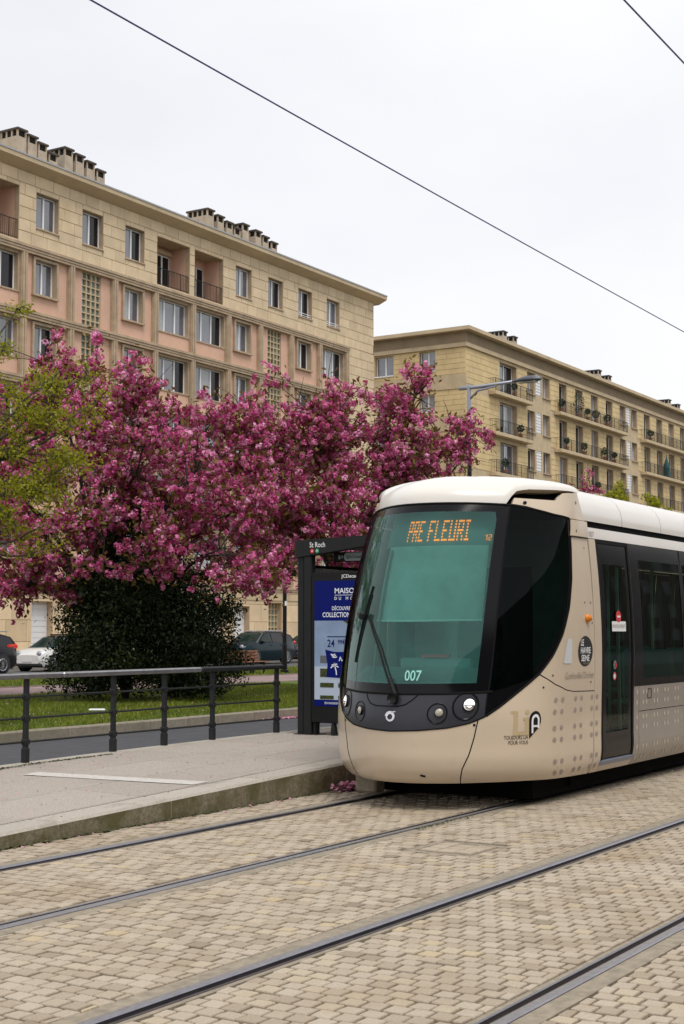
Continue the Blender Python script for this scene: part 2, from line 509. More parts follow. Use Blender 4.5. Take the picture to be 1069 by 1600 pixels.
# cars
mat('car_black', (.006, .006, .008), 0.22, spec=0.35)
mat('car_white', (.74, .73, .70), 0.25, coat=0.8)
mat('car_teal', (.002, .016, .024), 0.18, spec=0.3)
mat('car_grey', (.045, .048, .066), 0.25)
mat('car_plastic', (.02, .02, .021), 0.6)
mat('tyre', (.015, .015, .015), 0.85)
mat('alloy', (.50, .50, .52), 0.3, metal=0.8)
mat('tail_red', (.60, .03, .015), 0.15, emit=((1, .05, .02), 0.12))
mat('litter_white', (.75, .76, .80), 0.5)
mat('petal_fallen', (.60, .26, .36), 0.8, var=0.25, vscale=30)
# leaves and flowers
leaf_mat('blossom', [(0, (.28, .016, .080)), (.3, (.54, .065, .225)), (.62, (.77, .19, .42)), (1, (.94, .53, .72))], 0.36)
leaf_mat('bronze_leaf', [(0, (.12, .035, .016)), (.45, (.15, .08, .022)), (1, (.22, .19, .035))], 0.35)
leaf_mat('spring_leaf', [(0, (.15, .16, .010)), (.5, (.30, .30, .016)), (1, (.45, .42, .03))], 0.45)
leaf_mat('evergreen_leaf', [(0, (.008, .014, .005)), (.6, (.018, .030, .008)), (1, (.060, .072, .018))], 0.05, rough=0.5, spec=0.2)
leaf_mat('dark_leaf', [(0, (.02, .035, .012)), (1, (.06, .085, .025))], 0.2)
leaf_mat('grass_blade', [(0, (.085, .12, .010)), (.6, (.175, .22, .018)), (1, (.32, .31, .045))], 0.35)
# ---------------------------------------------------------------- setting: ground, tracks, platform, road, lawn
def struct(mb, name, m, org=(0, 0, 0), smooth=False):
    return tag(mb.build(name, m, None, org, smooth), kind='structure')

struct(MB().box(-300, 900, -500, 900, -0.4, -0.10, 'b'), 'ground', 'asphalt_old')

TRK = 6.74; TRK2 = 3.49; GA = 0.7175
RAILS = [(TRK2 - GA, 1), (TRK2 + GA, -1), (TRK - GA, 1), (TRK + GA, -1)]    # (y of the running edge, side on which the groove lies)
KERB_Y = 8.10
track = struct(MB().box(-12, 120, -6.0, KERB_Y + .02, -0.09, -0.024, 'b'), 'track_paving', 'sett_joint')

# rails: head, groove, guard lip, filler bands
for (y, g) in RAILS:
    mb = MB()
    X0, X1 = -12, 120
    def strip(y0, y1, z0, z1):
        a, b = sorted((y0, y1)); mb.box(X0, X1, a, b, z0, z1, 'b')
    h0 = y - g * 0.062
    prof = [(h0, .0), (h0 + g * .008, .005), (y - g * .010, .006), (y, -.002), (y + g * .004, -.045), (y + g * .044, -.045), (y + g * .047, -.003), (y + g * .062, -.001), (y + g * .064, -.05)]
    prof = [(h0 - g * .001, -.05)] + prof
    P = np.array([[(x, p[0], p[1]) for p in prof] for x in (X0, X1)])
    mb.grid(P, flip=(g < 0))
    r = tag(mb.build('rail', 'rail_steel', None, (0, y, 0)), kind='structure'); r.data.materials.append(MATS['rail_head']); r.data.polygons[2].material_index = 1
    grime = MB(); a, b = sorted((y + g * .005, y + g * .0435)); grime.box(X0, X1, a, b, -.049, -.030, 'b')
    grime.build('groove_dirt', 'rail_dark', r)
    for (a, b, z) in ((h0 - g * .110, h0 - g * .0015, -.004), (y + g * .0645, y + g * .098, -.006)):
        a, b = sorted((a, b)); tag(MB().box(X0, X1, a, b, -.06, z, 'b').build('rail_filler', 'rail_filler', None, (0, a, 0)), kind='structure')

# stone setts, laid in courses across the tracks
PX, PY, JN = 0.117, 0.115, 0.0105
zones = []
lo = -5.0
for (y, g) in RAILS:
    h0 = y - g * .062
    a, b = sorted((h0 - g * .112, y + g * .100))
    zones.append((lo, a)); lo = b
zones.append((lo, KERB_Y - .012))
COVER = (9.83, 10.30, 4.93, 5.42)
def sett_poly(rn, x0, x1, y0, y1, cut=True):
    c = [(x0 + rn.uniform(0, .006), y0 + rn.uniform(0, .006)), (x1 - rn.uniform(0, .006), y0 + rn.uniform(0, .006)),
         (x1 - rn.uniform(0, .006), y1 - rn.uniform(0, .006)), (x0 + rn.uniform(0, .006), y1 - rn.uniform(0, .006))]
    if not cut: return c
    out = []
    for i in range(4):           # cut corners
        p, q, s_ = c[i - 1], c[i], c[(i + 1) % 4]
        k = rn.uniform(.001, .005)
        for e in (p, s_):
            L_ = math.hypot(e[0] - q[0], e[1] - q[1]) + 1e-9; out.append((q[0] + (e[0] - q[0]) * k / L_, q[1] + (e[1] - q[1]) * k / L_))
    return out
def sett_geo(mb, poly, z, tx, ty, cx, cy):
    n = len(poly); b = len(mb.v); ch = .005
    top = lambda x, y: z + tx * (x - cx) + ty * (y - cy)
    for (x, y) in poly: mb.v.append((x, y, -.03))
    for (x, y) in poly: mb.v.append((x, y, top(x, y) - ch))
    for (x, y) in poly:
        d = math.hypot(x - cx, y - cy) + 1e-9
        mb.v.append((cx + (x - cx) * (1 - .004 / d), cy + (y - cy) * (1 - .004 / d), top(x, y)))
    for i in range(n):
        j = (i + 1) % n
        mb.f.append((b + i, b + j, b + n + j, b + n + i)); mb.f.append((b + n + i, b + n + j, b + 2 * n + j, b + 2 * n + i))
    mb.f.append(tuple(b + 2 * n + i for i in range(n)))
rn = random.Random(3)
fwd2 = Vector((math.cos(R(YAW)), math.sin(R(YAW)), 0)); rgt2 = Vector((math.sin(R(YAW)), -math.cos(R(YAW)), 0))
cells = []
nrow = int((34 - 2.0) / PX)
for i in range(nrow):
    x = 2.0 + i * PX
    off = (i % 2) * PY * .5 + rn.uniform(-.006, .006)
    for (za, zb) in zones:
        k = math.floor((za - off) / PY)
        while True:
            y0 = off + k * PY; y1 = y0 + PY; k += 1
            if y0 >= zb: break
            a, b = max(y0, za), min(y1, zb)
            if b - a < .035: continue
            cx, cy = x + PX / 2, (a + b) / 2
            dep = cx * fwd2.x + cy * fwd2.y; lat = cx * rgt2.x + cy * rgt2.y
            if dep < 3.5 or abs(lat) > dep * .42 + 2.2: continue
            if COVER[0] - .07 < cx < COVER[1] + .07 and COVER[2] - .05 < cy < COVER[3] + .05: continue
            vis = dep > 5.95 and abs(lat) < dep * .228
            cells.append((dep if vis else 1e6 + dep, x, x + PX, a, b))
cells.sort(key=lambda c: c[0])
def one_sett(mb, x0, x1, y0, y1, cut=True):
    j = JN / 2
    cx, cy = (x0 + x1) / 2, (y0 + y1) / 2
    t0 = len(mb.f)
    sett_geo(mb, sett_poly(rn, x0 + j, x1 - j, y0 + j, y1 - j, cut), rn.uniform(-.005, .002), rn.uniform(-.028, .028), rn.uniform(-.028, .028), cx, cy)
    tn = min(1, max(0, rn.gauss(.50, .20)))
    return [tn] * (len(mb.f) - t0)
# full-size setts share a few meshes; the 300 nearest are pieces of their own, the rest one mesh
variants = []
for k in range(14):
    mb = MB(); mb.tone = one_sett(mb, -PX / 2, PX / 2, -PY / 2, PY / 2); variants.append(mb.mesh('cobble', 'sett_stone'))
for k, (d, x0, x1, y0, y1) in enumerate(cells[:300]):
    if (y1 - y0) > PY * .97:
        o = link('cobble', variants[rn.randrange(14)], track); o.location = ((x0 + x1) / 2, (y0 + y1) / 2, 0)
        o.rotation_euler = (0, 0, math.pi * rn.randrange(2))
    else:
        mb = MB(); mb.tone = one_sett(mb, x0, x1, y0, y1); mb.build('cobble', 'sett_stone', track)
mb = MB(); mb.tone = []
for (d, x0, x1, y0, y1) in cells[300:]: mb.tone += one_sett(mb, x0, x1, y0, y1, d < 8.5)
tag(mb.build('cobbles', 'sett_stone', track), kind='stuff')
# inspection cover: a steel frame filled with setts
struct(MB().box(COVER[0] - .075, COVER[1] + .075, COVER[2] - .075, COVER[3] + .075, -.06, -.009, 'b'), 'cover_bedding', 'rail_filler')
cov = thing('inspection_cover', ((COVER[0] + COVER[1]) / 2, (COVER[2] + COVER[3]) / 2, 0), 'square steel framed inspection cover filled with setts between the two tracks', 'manhole cover')
mb = MB(); a, b, c, d = COVER
for q in ((a, b, c, c + .012), (a, b, d - .012, d), (a, a + .012, c + .012, d - .012), (b - .012, b, c + .012, d - .012)): mb.box(*q, -.04, -.008)
mb.build('frame', 'frame_brown', cov)
ys = np.linspace(c + .02, d - .02, 4); xs = np.linspace(a + .02, b - .02, 4)
for i in range(3):
    for j in range(3):
        mb = MB(); mb.tone = one_sett(mb, xs[i], xs[i + 1], ys[j], ys[j + 1]); mb.build('cobble', 'sett_stone', cov)

# ---- platform with its ramp end
def plat_h(x, y):
    f = min(.30, max(.0, .112 + .0305 * (x - 8.1)))
    b = min(.30, .272 + .008 * (x - 11.4)) if x > 11.3 else max(0.0, .271 - .03 * (11.3 - x))
    t = min(1, max(0, (y - KERB_Y) / 2.9))
    return f + (b - f) * t
PXS = 40.0
plat = MB()
gx = np.concatenate([np.arange(4.5, 16, .5), [16, 20, 30, PXS]]); gy = np.linspace(KERB_Y + .05, 11.02, 8)
P = np.array([[(x, y, plat_h(x, y) - .03) for x in gx] for y in gy])
plat.grid(P)
platform = struct(plat, 'platform', 'slab_bed')
def ramp_block(x0, x1, y0, y1, zt, zb, gap=.003, ch=.012):
    """a stone whose top follows the platform surface"""
    x0 += gap; x1 -= gap; y0 += gap; y1 -= gap
    mb = MB()
    for ins, z in ((0, None), (0, -ch), (ch, 0)):
        for (x, y, sx, sy) in ((x0, y0, 1, 1), (x1, y0, -1, 1), (x1, y1, -1, -1), (x0, y1, 1, -1)):
            px, py = x + sx * ins, y + sy * ins
            mb.v.append((px, py, zb if z is None else zt(px, py) + z))
    for k in range(2):
        for i in range(4):
            j = (i + 1) % 4; mb.f.append((k * 4 + i, k * 4 + j, k * 4 + 4 + j, k * 4 + 4 + i))
    mb.f.append((8, 9, 10, 11))
    return mb
# kerb stones along the track, and along the road behind
kx = [4.4, 5.9, 7.33, 8.78, 10.23, 11.72, 13.2, 14.7, 16.2] + [17.7 + 1.5 * k for k in range(14)]
for k in range(len(kx) - 1):
    o = ramp_block(kx[k], kx[k + 1], KERB_Y, KERB_Y + .34, lambda x, y: plat_h(x, KERB_Y) + .004, -.05, gap=.006, ch=.022).build('kerb_stone', 'kerb_stone', platform)
    o.data.materials.append(MATS['kerb_mossy'])
    for p_ in o.data.polygons:
        if p_.normal.y < -.8: p_.material_index = 1
for k in range(len(kx) - 1):
    ramp_block(kx[k] + .6, kx[k + 1] + .6, 10.86, 11.06, lambda x, y: plat_h(x, 11.0) + .003, -.05).build('kerb_stone', 'kerb_stone', platform)
# paving slabs
ry = np.linspace(KERB_Y + .345, 10.855, 4)
x = 4.6; i = 0
for r_ in range(3):
    x = 4.4 + (r_ % 2) * .7
    while x < 26:
        ramp_block(x, x + 1.45, ry[r_], ry[r_ + 1], lambda x, y: plat_h(x, y), .0 - .05, gap=.006, ch=.006).build('paving_slab', 'concrete_slab', platform); x += 1.45
mb = MB(); P = np.array([[(x, y, plat_h(x, y) - .002) for x in (27.4, PXS)] for y in gy]); mb.grid(P); mb.build('paving_field', 'concrete_slab', platform)
# painted line across the platform
mb = MB()
y0, y1 = 8.46, 10.32
for k in range(8):
    ya, yb = y0 + (y1 - y0) * k / 8, y0 + (y1 - y0) * (k + 1) / 8
    xc = lambda y: 11.14 - (y - 8.46) * .20
    mb.poly([(xc(q[0]) + q[1], q[0], plat_h(xc(q[0]) + q[1], q[0]) + .005) for q in ((ya, -.13), (ya, .11), (yb, .11), (yb, -.13))])
struct(mb, 'painted_line', 'white_paint')

# ---- road behind the platform
struct(MB().box(-60, 160, 11.08, 15.5, -.09, 0, 'b'), 'road', 'asphalt')
FK = 15.50
lawn = struct(MB().box(-60, 160, FK + .17, 24.3, -.1, .155, 'b'), 'lawn', 'lawn_soil')
xk = 8.0
while xk < 60:
    L_ = 1.0
    if xk < 36:
        mb = MB().cbox(xk + .005, xk + L_ - .005, FK, FK + .165, -.06, .172 + rn.uniform(-.004, .004), .02)
        o = tag(mb.build('kerb_stone', 'far_kerb', lawn))
    xk += L_
struct(MB().box(-60, 8, FK, FK + .165, -.06, .17).box(36, 160, FK, FK + .165, -.06, .17), 'far_kerb', 'far_kerb')
bed_ = MB(); t_ = np.linspace(0, 2 * np.pi, 40, endpoint=False); bed_.poly([(25.1 + (2.1 + .2 * math.sin(3 * a) + .12 * math.sin(7 * a)) * math.cos(a), 21.2 + (1.7 + .2 * math.sin(4 * a + 1)) * math.sin(a), .160) for a in t_]); struct(bed_, 'soil_bed', 'slab_bed')
struct(MB().box(-60, 160, 24.3, 27.8, -.1, .150, 'b'), 'path', 'path_gravel')
struct(MB().box(-60, 160, 24.22, 24.30, -.1, .165, 'b').box(-60, 160, 27.8, 27.88, -.1, .175, 'b'), 'path_edging', 'path_gravel')
struct(MB().box(-60, 160, 27.88, 33.6, -.1, .155, 'b'), 'lawn', 'lawn_soil')
struct(MB().box(-60, 160, 33.6, 33.75, -.1, .17), 'far_kerb', 'far_kerb')
struct(MB().box(-60, 220, 33.75, 44.6, -.09, 0, 'b'), 'street', 'asphalt_old')
struct(MB().box(-60, 220, 44.6, 44.75, -.1, .13), 'far_kerb', 'far_kerb')
struct(MB().box(-60, 220, 44.75, 62, -.1, .12, 'b'), 'pavement', 'concrete_beige')

# ---- grass blades, fallen petals
def blades(n, x0, x1, y0, y1, zb, hmin, hmax, wid):
    x = rng.uniform(x0, x1, n); y = rng.uniform(y0, y1, n)
    clump = (np.sin(x * 3.1 + y * 1.7) + np.sin(x * 1.3 - y * 2.9) + 2) / 4
    h = rng.uniform(hmin, hmax, n) * (.6 + .8 * clump)
    a = rng.uniform(0, 2 * np.pi, n); lean = rng.normal(0, .5, (n, 2)) * h[:, None]
    dx, dy = np.cos(a) * wid, np.sin(a) * wid
    V = np.empty((n, 3, 3)); V[:, 0] = np.c_[x - dx, y - dy, np.full(n, zb)]; V[:, 1] = np.c_[x + dx, y + dy, np.full(n, zb)]
    V[:, 2] = np.c_[x + lean[:, 0], y + lean[:, 1], zb + h]
    return V.reshape(-1, 3), np.arange(3 * n).reshape(-1, 3), np.clip(rng.normal(.4, .2, n) + (clump - .5) * .5, 0, 1)
V, F, T = blades(90000, 13, 34, FK + .18, 24.2, .15, .035, .085, .010)
V2, F2, T2 = blades(25000, 24, 52, 27.9, 33.5, .15, .04, .09, .014)
o = link('grass', fast_mesh('grass', np.vstack([V, V2]), tris=np.vstack([F, F2 + len(V)]), m='grass_blade', tone=np.concatenate([T, T2])))
tag(o, 'short green grass of the lawn strip behind the road', 'grass', kind='stuff')
def petal_quads(px, py, pz, s):
    n = len(px); a = rng.uniform(0, 2 * np.pi, n); s = s * rng.uniform(.6, 1.3, n)
    tl = rng.normal(0, .3, (n, 2))
    V = np.empty((n, 4, 3))
    for k in range(4):
        ox, oy = np.cos(a + k * np.pi / 2) * s, np.sin(a + k * np.pi / 2) * s * .8
        V[:, k] = np.c_[px + ox, py + oy, pz + ox * tl[:, 0] + oy * tl[:, 1]]
    return V.reshape(-1, 3), np.arange(4 * n).reshape(-1, 4)
def scatter(name, label, xyz, s):
    V, F = petal_quads(*xyz, s); o = link(name, fast_mesh(name, V, quads=F, m='petal_fallen')); tag(o, label, 'petals', kind='stuff'); return o
n = 1100
xs_ = rng.uniform(14, 33, n); ys_ = rng.uniform(16, 28, n)
scatter('fallen_petals', 'pink petals fallen over the lawn and path', (xs_, ys_, np.full(n, .20)), .015)
n = 420
scatter('petal_pile', 'small pink heap of petals at the foot of the platform kerb beside the tram', (13.05 + rng.normal(0, .13, n), 8.03 - np.abs(rng.normal(0, .07, n)), .012 + rng.uniform(0, .07, n)), .024)
n = 500
scatter('petal_drift', 'pink petals drifted along the far road kerb', (22.9 + rng.normal(0, .45, n), FK - .05 - np.abs(rng.normal(0, .05, n)), .010 + rng.uniform(0, .012, n)), .028)
n = 900
scatter('platform_petals', 'pale petals scattered over the platform surface', (lambda a, b: (a, b, np.array([plat_h(i, j) + .004 for i, j in zip(a, b)])))(rng.uniform(6, 17, n), rng.uniform(8.2, 10.9, n)), .009)
n = 160
pk = rng.uniform(5, 16, n); yk = KERB_Y - .03 - np.abs(rng.normal(0, .12, n))
scatter('stray_petals', 'stray pink petals along the platform kerb', (pk, yk, np.full(n, .008)), .013)
# moss at the kerb foot
n = 900
px_ = np.concatenate([rng.uniform(6, 13.5, n), rng.uniform(10.8, 11.8, 60)]); py_ = np.concatenate([KERB_Y - np.abs(rng.normal(0, .018, n)), TRK - GA - .09 + rng.normal(0, .02, 60)])
px_ = np.concatenate([px_, rng.uniform(9.0, 12.6, 700)]); py_ = np.concatenate([py_, 10.85 - np.abs(rng.normal(0, .03, 700))])
V, F = petal_quads(px_, py_, np.array([.004 if j < 8.2 else plat_h(i, j) + .006 for i, j in zip(px_, py_)]), .014)
tag(link('moss', fast_mesh('moss', V, quads=F, m='moss')), 'thin moss in the joint at the foot of the platform kerb', 'moss', kind='stuff')
# ---------------------------------------------------------------- apartment buildings
def window_unit(parent, x0, x1, z0, z1, y, sashes, panes, fw=.06, name='window'):
    """white framed window in the plane y: frame mesh with one pane object per sash"""
    mb = MB(); d = .06
    mb.box(x0, x1, y, y + d, z0, z0 + fw).box(x0, x1, y, y + d, z1 - fw, z1)
    xs = np.linspace(x0, x1, sashes + 1)
    mb.box(x0, x0 + fw, y, y + d, z0 + fw, z1 - fw).box(x1 - fw, x1, y, y + d, z0 + fw, z1 - fw)
    for xm in xs[1:-1]: mb.box(xm - fw * .8, xm + fw * .8, y - .012, y + d, z0 + fw, z1 - fw)
    w_ = mb.build(name, 'pvc_white', parent)
    for i in range(sashes):
        MB().poly([(xs[i] + .02, y + .035, z0 + .02), (xs[i + 1] - .02, y + .035, z0 + .02), (xs[i + 1] - .02, y + .035, z1 - .02), (xs[i] + .02, y + .035, z1 - .02)]).build('pane', panes[i % len(panes)], w_)
    return w_
def reveal(mb, x0, x1, z0, z1, ya, yb):
    mb.poly([(x0, ya, z0), (x0, yb, z0), (x0, yb, z1), (x0, ya, z1)]).poly([(x1, ya, z0), (x1, ya, z1), (x1, yb, z1), (x1, yb, z0)])
    mb.poly([(x0, ya, z1), (x0, yb, z1), (x1, yb, z1), (x1, ya, z1)]).poly([(x0, ya, z0), (x1, ya, z0), (x1, yb, z0), (x0, yb, z0)])
def blocks(x0, x1, z0, z1, holes, hc, lb, seed, jn=.008):
    """ashlar courses of blocks, cut round the holes; returns rectangles"""
    r_ = random.Random(seed); n = max(1, round((z1 - z0) / hc)); outl = []
    for i in range(n):
        za, zb = z0 + (z1 - z0) * i / n, z0 + (z1 - z0) * (i + 1) / n
        x = x0 - (lb * .5 if i % 2 else 0) - r_.uniform(0, .2)
        cuts = []
        while x < x1:
            xn = x + lb * r_.uniform(.8, 1.25); cuts.append((max(x, x0), min(xn, x1))); x = xn
        for (a, b) in cuts:
            if b - a < .04: continue
            segs = [(a, b, za, zb)]
            for h in holes:
                new = []
                for (p, q, s, t) in segs:
                    if h[1] <= p or h[0] >= q or h[3] <= s or h[2] >= t: new.append((p, q, s, t)); continue
                    if h[0] > p: new.append((p, h[0], s, t))
                    if h[1] < q: new.append((h[1], q, s, t))
                    m0, m1 = max(p, h[0]), min(q, h[1])
                    if h[2] > s: new.append((m0, m1, s, h[2]))
                    if h[3] < t: new.append((m0, m1, h[3], t))
                segs = new
            outl += [(p + jn, q - jn, s + jn, t - jn) for (p, q, s, t) in segs if q - p > .07 and t - s > .05]
    return outl
def block_obj(parent, rc, y, m, dep=.03):
    (a, b, c, d) = rc; e = .012
    mb = MB(); dy = random.uniform(-.004, .004)
    mb.v = [(a, y + dep, c), (b, y + dep, c), (b, y + dep, d), (a, y + dep, d), (a + e, y + dy, c + e), (b - e, y + dy, c + e), (b - e, y + dy, d - e), (a + e, y + dy, d - e)]
    mb.f = [(4, 5, 6, 7), (0, 1, 5, 4), (1, 2, 6, 5), (2, 3, 7, 6), (3, 0, 4, 7)]
    return mb.build('stone_block', m, parent) if parent is not None else mb

YF = 48.0
ab = thing('apartment_building', (62, YF, 0), 'long pink and cream apartment block with a deep flat cornice behind the cherry trees', 'building')
XL, XR = 42.4, 81.68
MB().box(XL, XR - .35, YF + 1.65, 61, 0, 23.45).box(XR - .35, XR, YF + .03, 61, 0, 23.45).build('wall', 'concrete_beige', ab)
# roof slab with its sloping soffit
prof = [(YF + .6, 23.44), (YF - .02, 23.45), (YF - .58, 23.69), (YF - .63, 23.72), (YF - .64, 23.96), (YF - .60, 24.0), (YF + 1.5, 24.06), (61.6, 24.06), (61.6, 23.44)]
mb = MB(); mb.grid(np.array([[(x, p[0], p[1]) for p in prof] for x in (XL - .7, XR + .68)]))
mb.poly([(XR + .68, p[0], p[1]) for p in prof]); mb.poly([(XL - .7, p[0], p[1]) for p in reversed(prof)])
roof = mb.build('roof', 'cornice_paint', ab)
MB().box(XL - .71, XR + .69, YF - .67, YF - .642, 23.93, 24.01).build('gutter_edge', 'roof_zinc', roof)
# chimney stacks in rows on the roof
def chimney(parent, x, y0, y1, zt, zb, wx=.62):
    mb = MB().box(x - wx, x, y0, y1, zb, zt - .42)
    n = max(2, round((y1 - y0) / .42))
    c = mb.build('chimney', 'chimney_render', parent)
    f = MB().box(x - wx + .07, x - .07, y0 + .07, y1 - .07, zt - .42, zt - .12)
    f.build('flue', 'flue_dark', c)
    p = MB()
    for i in range(n + 1):
        yy = y0 + (y1 - y0 - .09) * i / n
        p.box(x - wx, x - wx + .08, yy, yy + .09, zt - .42, zt - .1).box(x - .08, x, yy, yy + .09, zt - .42, zt - .1)
    p.build('flue_pier', 'chimney_render', c)
    MB().cbox(x - wx - .07, x + .07, y0 - .08, y1 + .08, zt - .11, zt, .02).build('cap', 'chimney_cap', c)
    MB().box(x - wx - .03, x + .03, y0 - .03, y1 + .03, zb + .5, zb + .62).build('ledge', 'chimney_render', c)
CHIM_L = [(51.5, 26.62, 50.4, 51.95), (52.25, 26.50, 50.4, 51.8), (52.98, 26.32, 50.4, 51.7), (53.75, 26.02, 50.4, 51.6),
          (54.9, 26.62, 50.4, 51.95), (55.75, 26.52, 50.4, 51.8), (56.6, 26.38, 50.4, 51.7), (57.4, 26.15, 50.4, 51.6),
          (67.1, 26.48, 50.4, 51.9), (68.1, 26.34, 50.4, 51.6), (69.0, 26.18, 50.4, 51.7), (69.8, 26.0, 50.4, 51.5),
          (70.65, 26.45, 50.4, 51.9), (72.0, 26.36, 50.4, 51.8), (72.8, 26.2, 50.4, 51.7), (73.75, 26.04, 50.4, 51.6)]
CHIM_R = [(107.6, 26.4, 50.4, 52.4, .7), (109.6, 26.3, 50.4, 51.8, .7), (128.6, 26.4, 50.4, 52.6, .7), (131.2, 26.25, 50.4, 51.9, .7), (148.6, 26.3, 50.4, 52.6, .7), (151.6, 26.2, 50.4, 52.0, .7)]
for (x, zt, y0, y1) in CHIM_L: chimney(ab, x, y0, y1, zt, 24.0)

OPEN_TOP = [(49.80, 51.36), (53.06, 54.62), (56.33, 57.88), (66.07, 67.63), (69.33, 70.89), (72.57, 74.12), (75.83, 77.37)]
LOG = [(42.75, 45.35), (45.95, 48.66), (58.95, 61.76), (62.2, 64.85)]
holes = [(a, b, 20.9, 22.62) for a, b in OPEN_TOP] + [(a, b, 20.06, 22.65) for a, b in LOG]
mb = MB()
for (a, b, c, d) in rects_with_holes(XL, XR, 19.95, 23.45, holes): mb.poly([(a, YF + .03, c), (b, YF + .03, c), (b, YF + .03, d), (a, YF + .03, d)])
rest = []
STRIP = (78.54, XR)
gholes = [(49.96, 51.4, .0, 3.03), (66.13, 67.6, .0, 3.03), (69.5, 70.9, .8, 3.27), (69.5, 70.9, 3.85, 4.6), (63.7, 65.1, 0, 3.2), (57.2, 58.6, 0, 3.03), (73.0, 74.4, .9, 3.1), (76.5, 77.9, 0, 3.03), (45.0, 46.6, .9, 3.1)]
for (a, b, c, d) in rects_with_holes(XL, XR, 0.12, 4.2, gholes): mb.poly([(a, YF + .03, c), (b, YF + .03, c), (b, YF + .03, d), (a, YF + .03, d)])
mb.poly([(STRIP[0], YF + .03, 4.2), (STRIP[1], YF + .03, 4.2), (STRIP[1], YF + .03, 19.95), (STRIP[0], YF + .03, 19.95)])
mb.build('wall_bed', 'ashlar_joint', ab)
bl = blocks(XL, XR, 19.96, 23.45, holes, .575, 1.08, 5)
bl_strip = blocks(STRIP[0], XR, 13.0, 19.95, [], .575, 1.25, 9)
bl_low = blocks(STRIP[0], XR, 4.22, 12.99, [], .575, 1.25, 10) + blocks(XL, XR, .13, 4.18, gholes, .95, 1.55, 12)
def in_view(b): return 48.0 < b[0]
ind = [b for b in bl + bl_strip if in_view(b)][:300]
for b in ind: block_obj(ab, b, YF, 'ashlar')
big = MB(); big.tone = []
for b in [q for q in bl + bl_strip + bl_low if q not in ind]:
    m_ = block_obj(None, b, YF, None); n = len(big.v); big.v += m_.v; big.f += [tuple(i + n for i in f) for f in m_.f]; big.tone += [random.random()] * len(m_.f)
tag(big.build('stone_blocks', 'ashlar_mass', ab), kind='stuff')
# top-floor windows
rv = MB(); sl = None
PANES = ['window_sky', 'window_dark', 'window_sky', 'window_curtain']
for i, (a, b) in enumerate(OPEN_TOP):
    reveal(rv, a, b, 20.9, 22.62, YF + .03, YF + .34)
    w_ = window_unit(ab, a + .004, b - .004, 20.93, 22.6, YF + .30, 2, ['window_sky', 'window_dark'] if i % 3 else ['window_sky', 'window_sky'])
    MB().cbox(a - .02, b + .02, YF - .06, YF + .29, 20.82, 20.905, .012).build('sill', 'concrete_trim', w_)
    if i >= 5:
        mbg = MB()
        for zz in (21.03, 21.16): mbg.bar((a + .02, YF + .08, zz), (b - .02, YF + .08, zz), .03, .03)
        mbg.build('guard_bar', 'pvc_white', w_)
# loggias
def iron_railing(x0, x1, y, z0, h, gap=.16):
    mb = MB(); mb.bar((x0, y, z0 + h), (x1, y, z0 + h), .045, .03).bar((x0, y, z0 + .10), (x1, y, z0 + .10), .03, .02)
    n = max(2, int((x1 - x0) / gap))
    for i in range(n + 1):
        x = x0 + (x1 - x0) * i / n; t = .035 if i % 8 == 0 else .014
        mb.bar((x, y, z0), (x, y, z0 + h), t, t)
    return mb
for i, (a, b) in enumerate(LOG):
    lg = MB()
    y1 = YF + 1.35
    lg.poly([(a, YF + .33, 20.06), (a, y1, 20.06), (a, y1, 22.65), (a, YF + .33, 22.65)]).poly([(b, YF + .33, 20.06), (b, YF + .33, 22.65), (b, y1, 22.65), (b, y1, 20.06)])
    x0, x1 = b - 1.42, b - .10
    for q in rects_with_holes(a, b, 20.06, 22.65, [(x0, x1, 20.1, 22.25)]): lg.poly([(q[0], y1, q[2]), (q[1], y1, q[2]), (q[1], y1, q[3]), (q[0], y1, q[3])])
    lo = lg.build('loggia', 'render_pink', ab)
    MB().box(a, b, YF + .335, y1, 19.98, 20.06).build('loggia_floor', 'concrete_trim', lo); MB().box(a, b, YF + .335, y1, 22.65, 22.72).build('loggia_ceiling', 'concrete_trim', lo)
    reveal(rv, a, b, 20.06, 22.65, YF + .03, YF + .33)
    window_unit(ab, x0, x1, 20.1, 22.24, y1 + .02, 2, ['window_dark', 'window_dark', 'window_curtain'], name='balcony_door')
    if i in (0, 2): MB().cbox(x0 - .08, x1 + .05, y1 - .16, y1 - .02, 22.27, 22.5, .03).build('awning_box', 'concrete_beige', lo)
    iron_railing(a + .02, b - .02, YF + .10, 20.06, .95, .13).build('railing', 'iron_rail', lo)
tag(rv.build('reveals', 'concrete_trim', ab), kind='stuff')
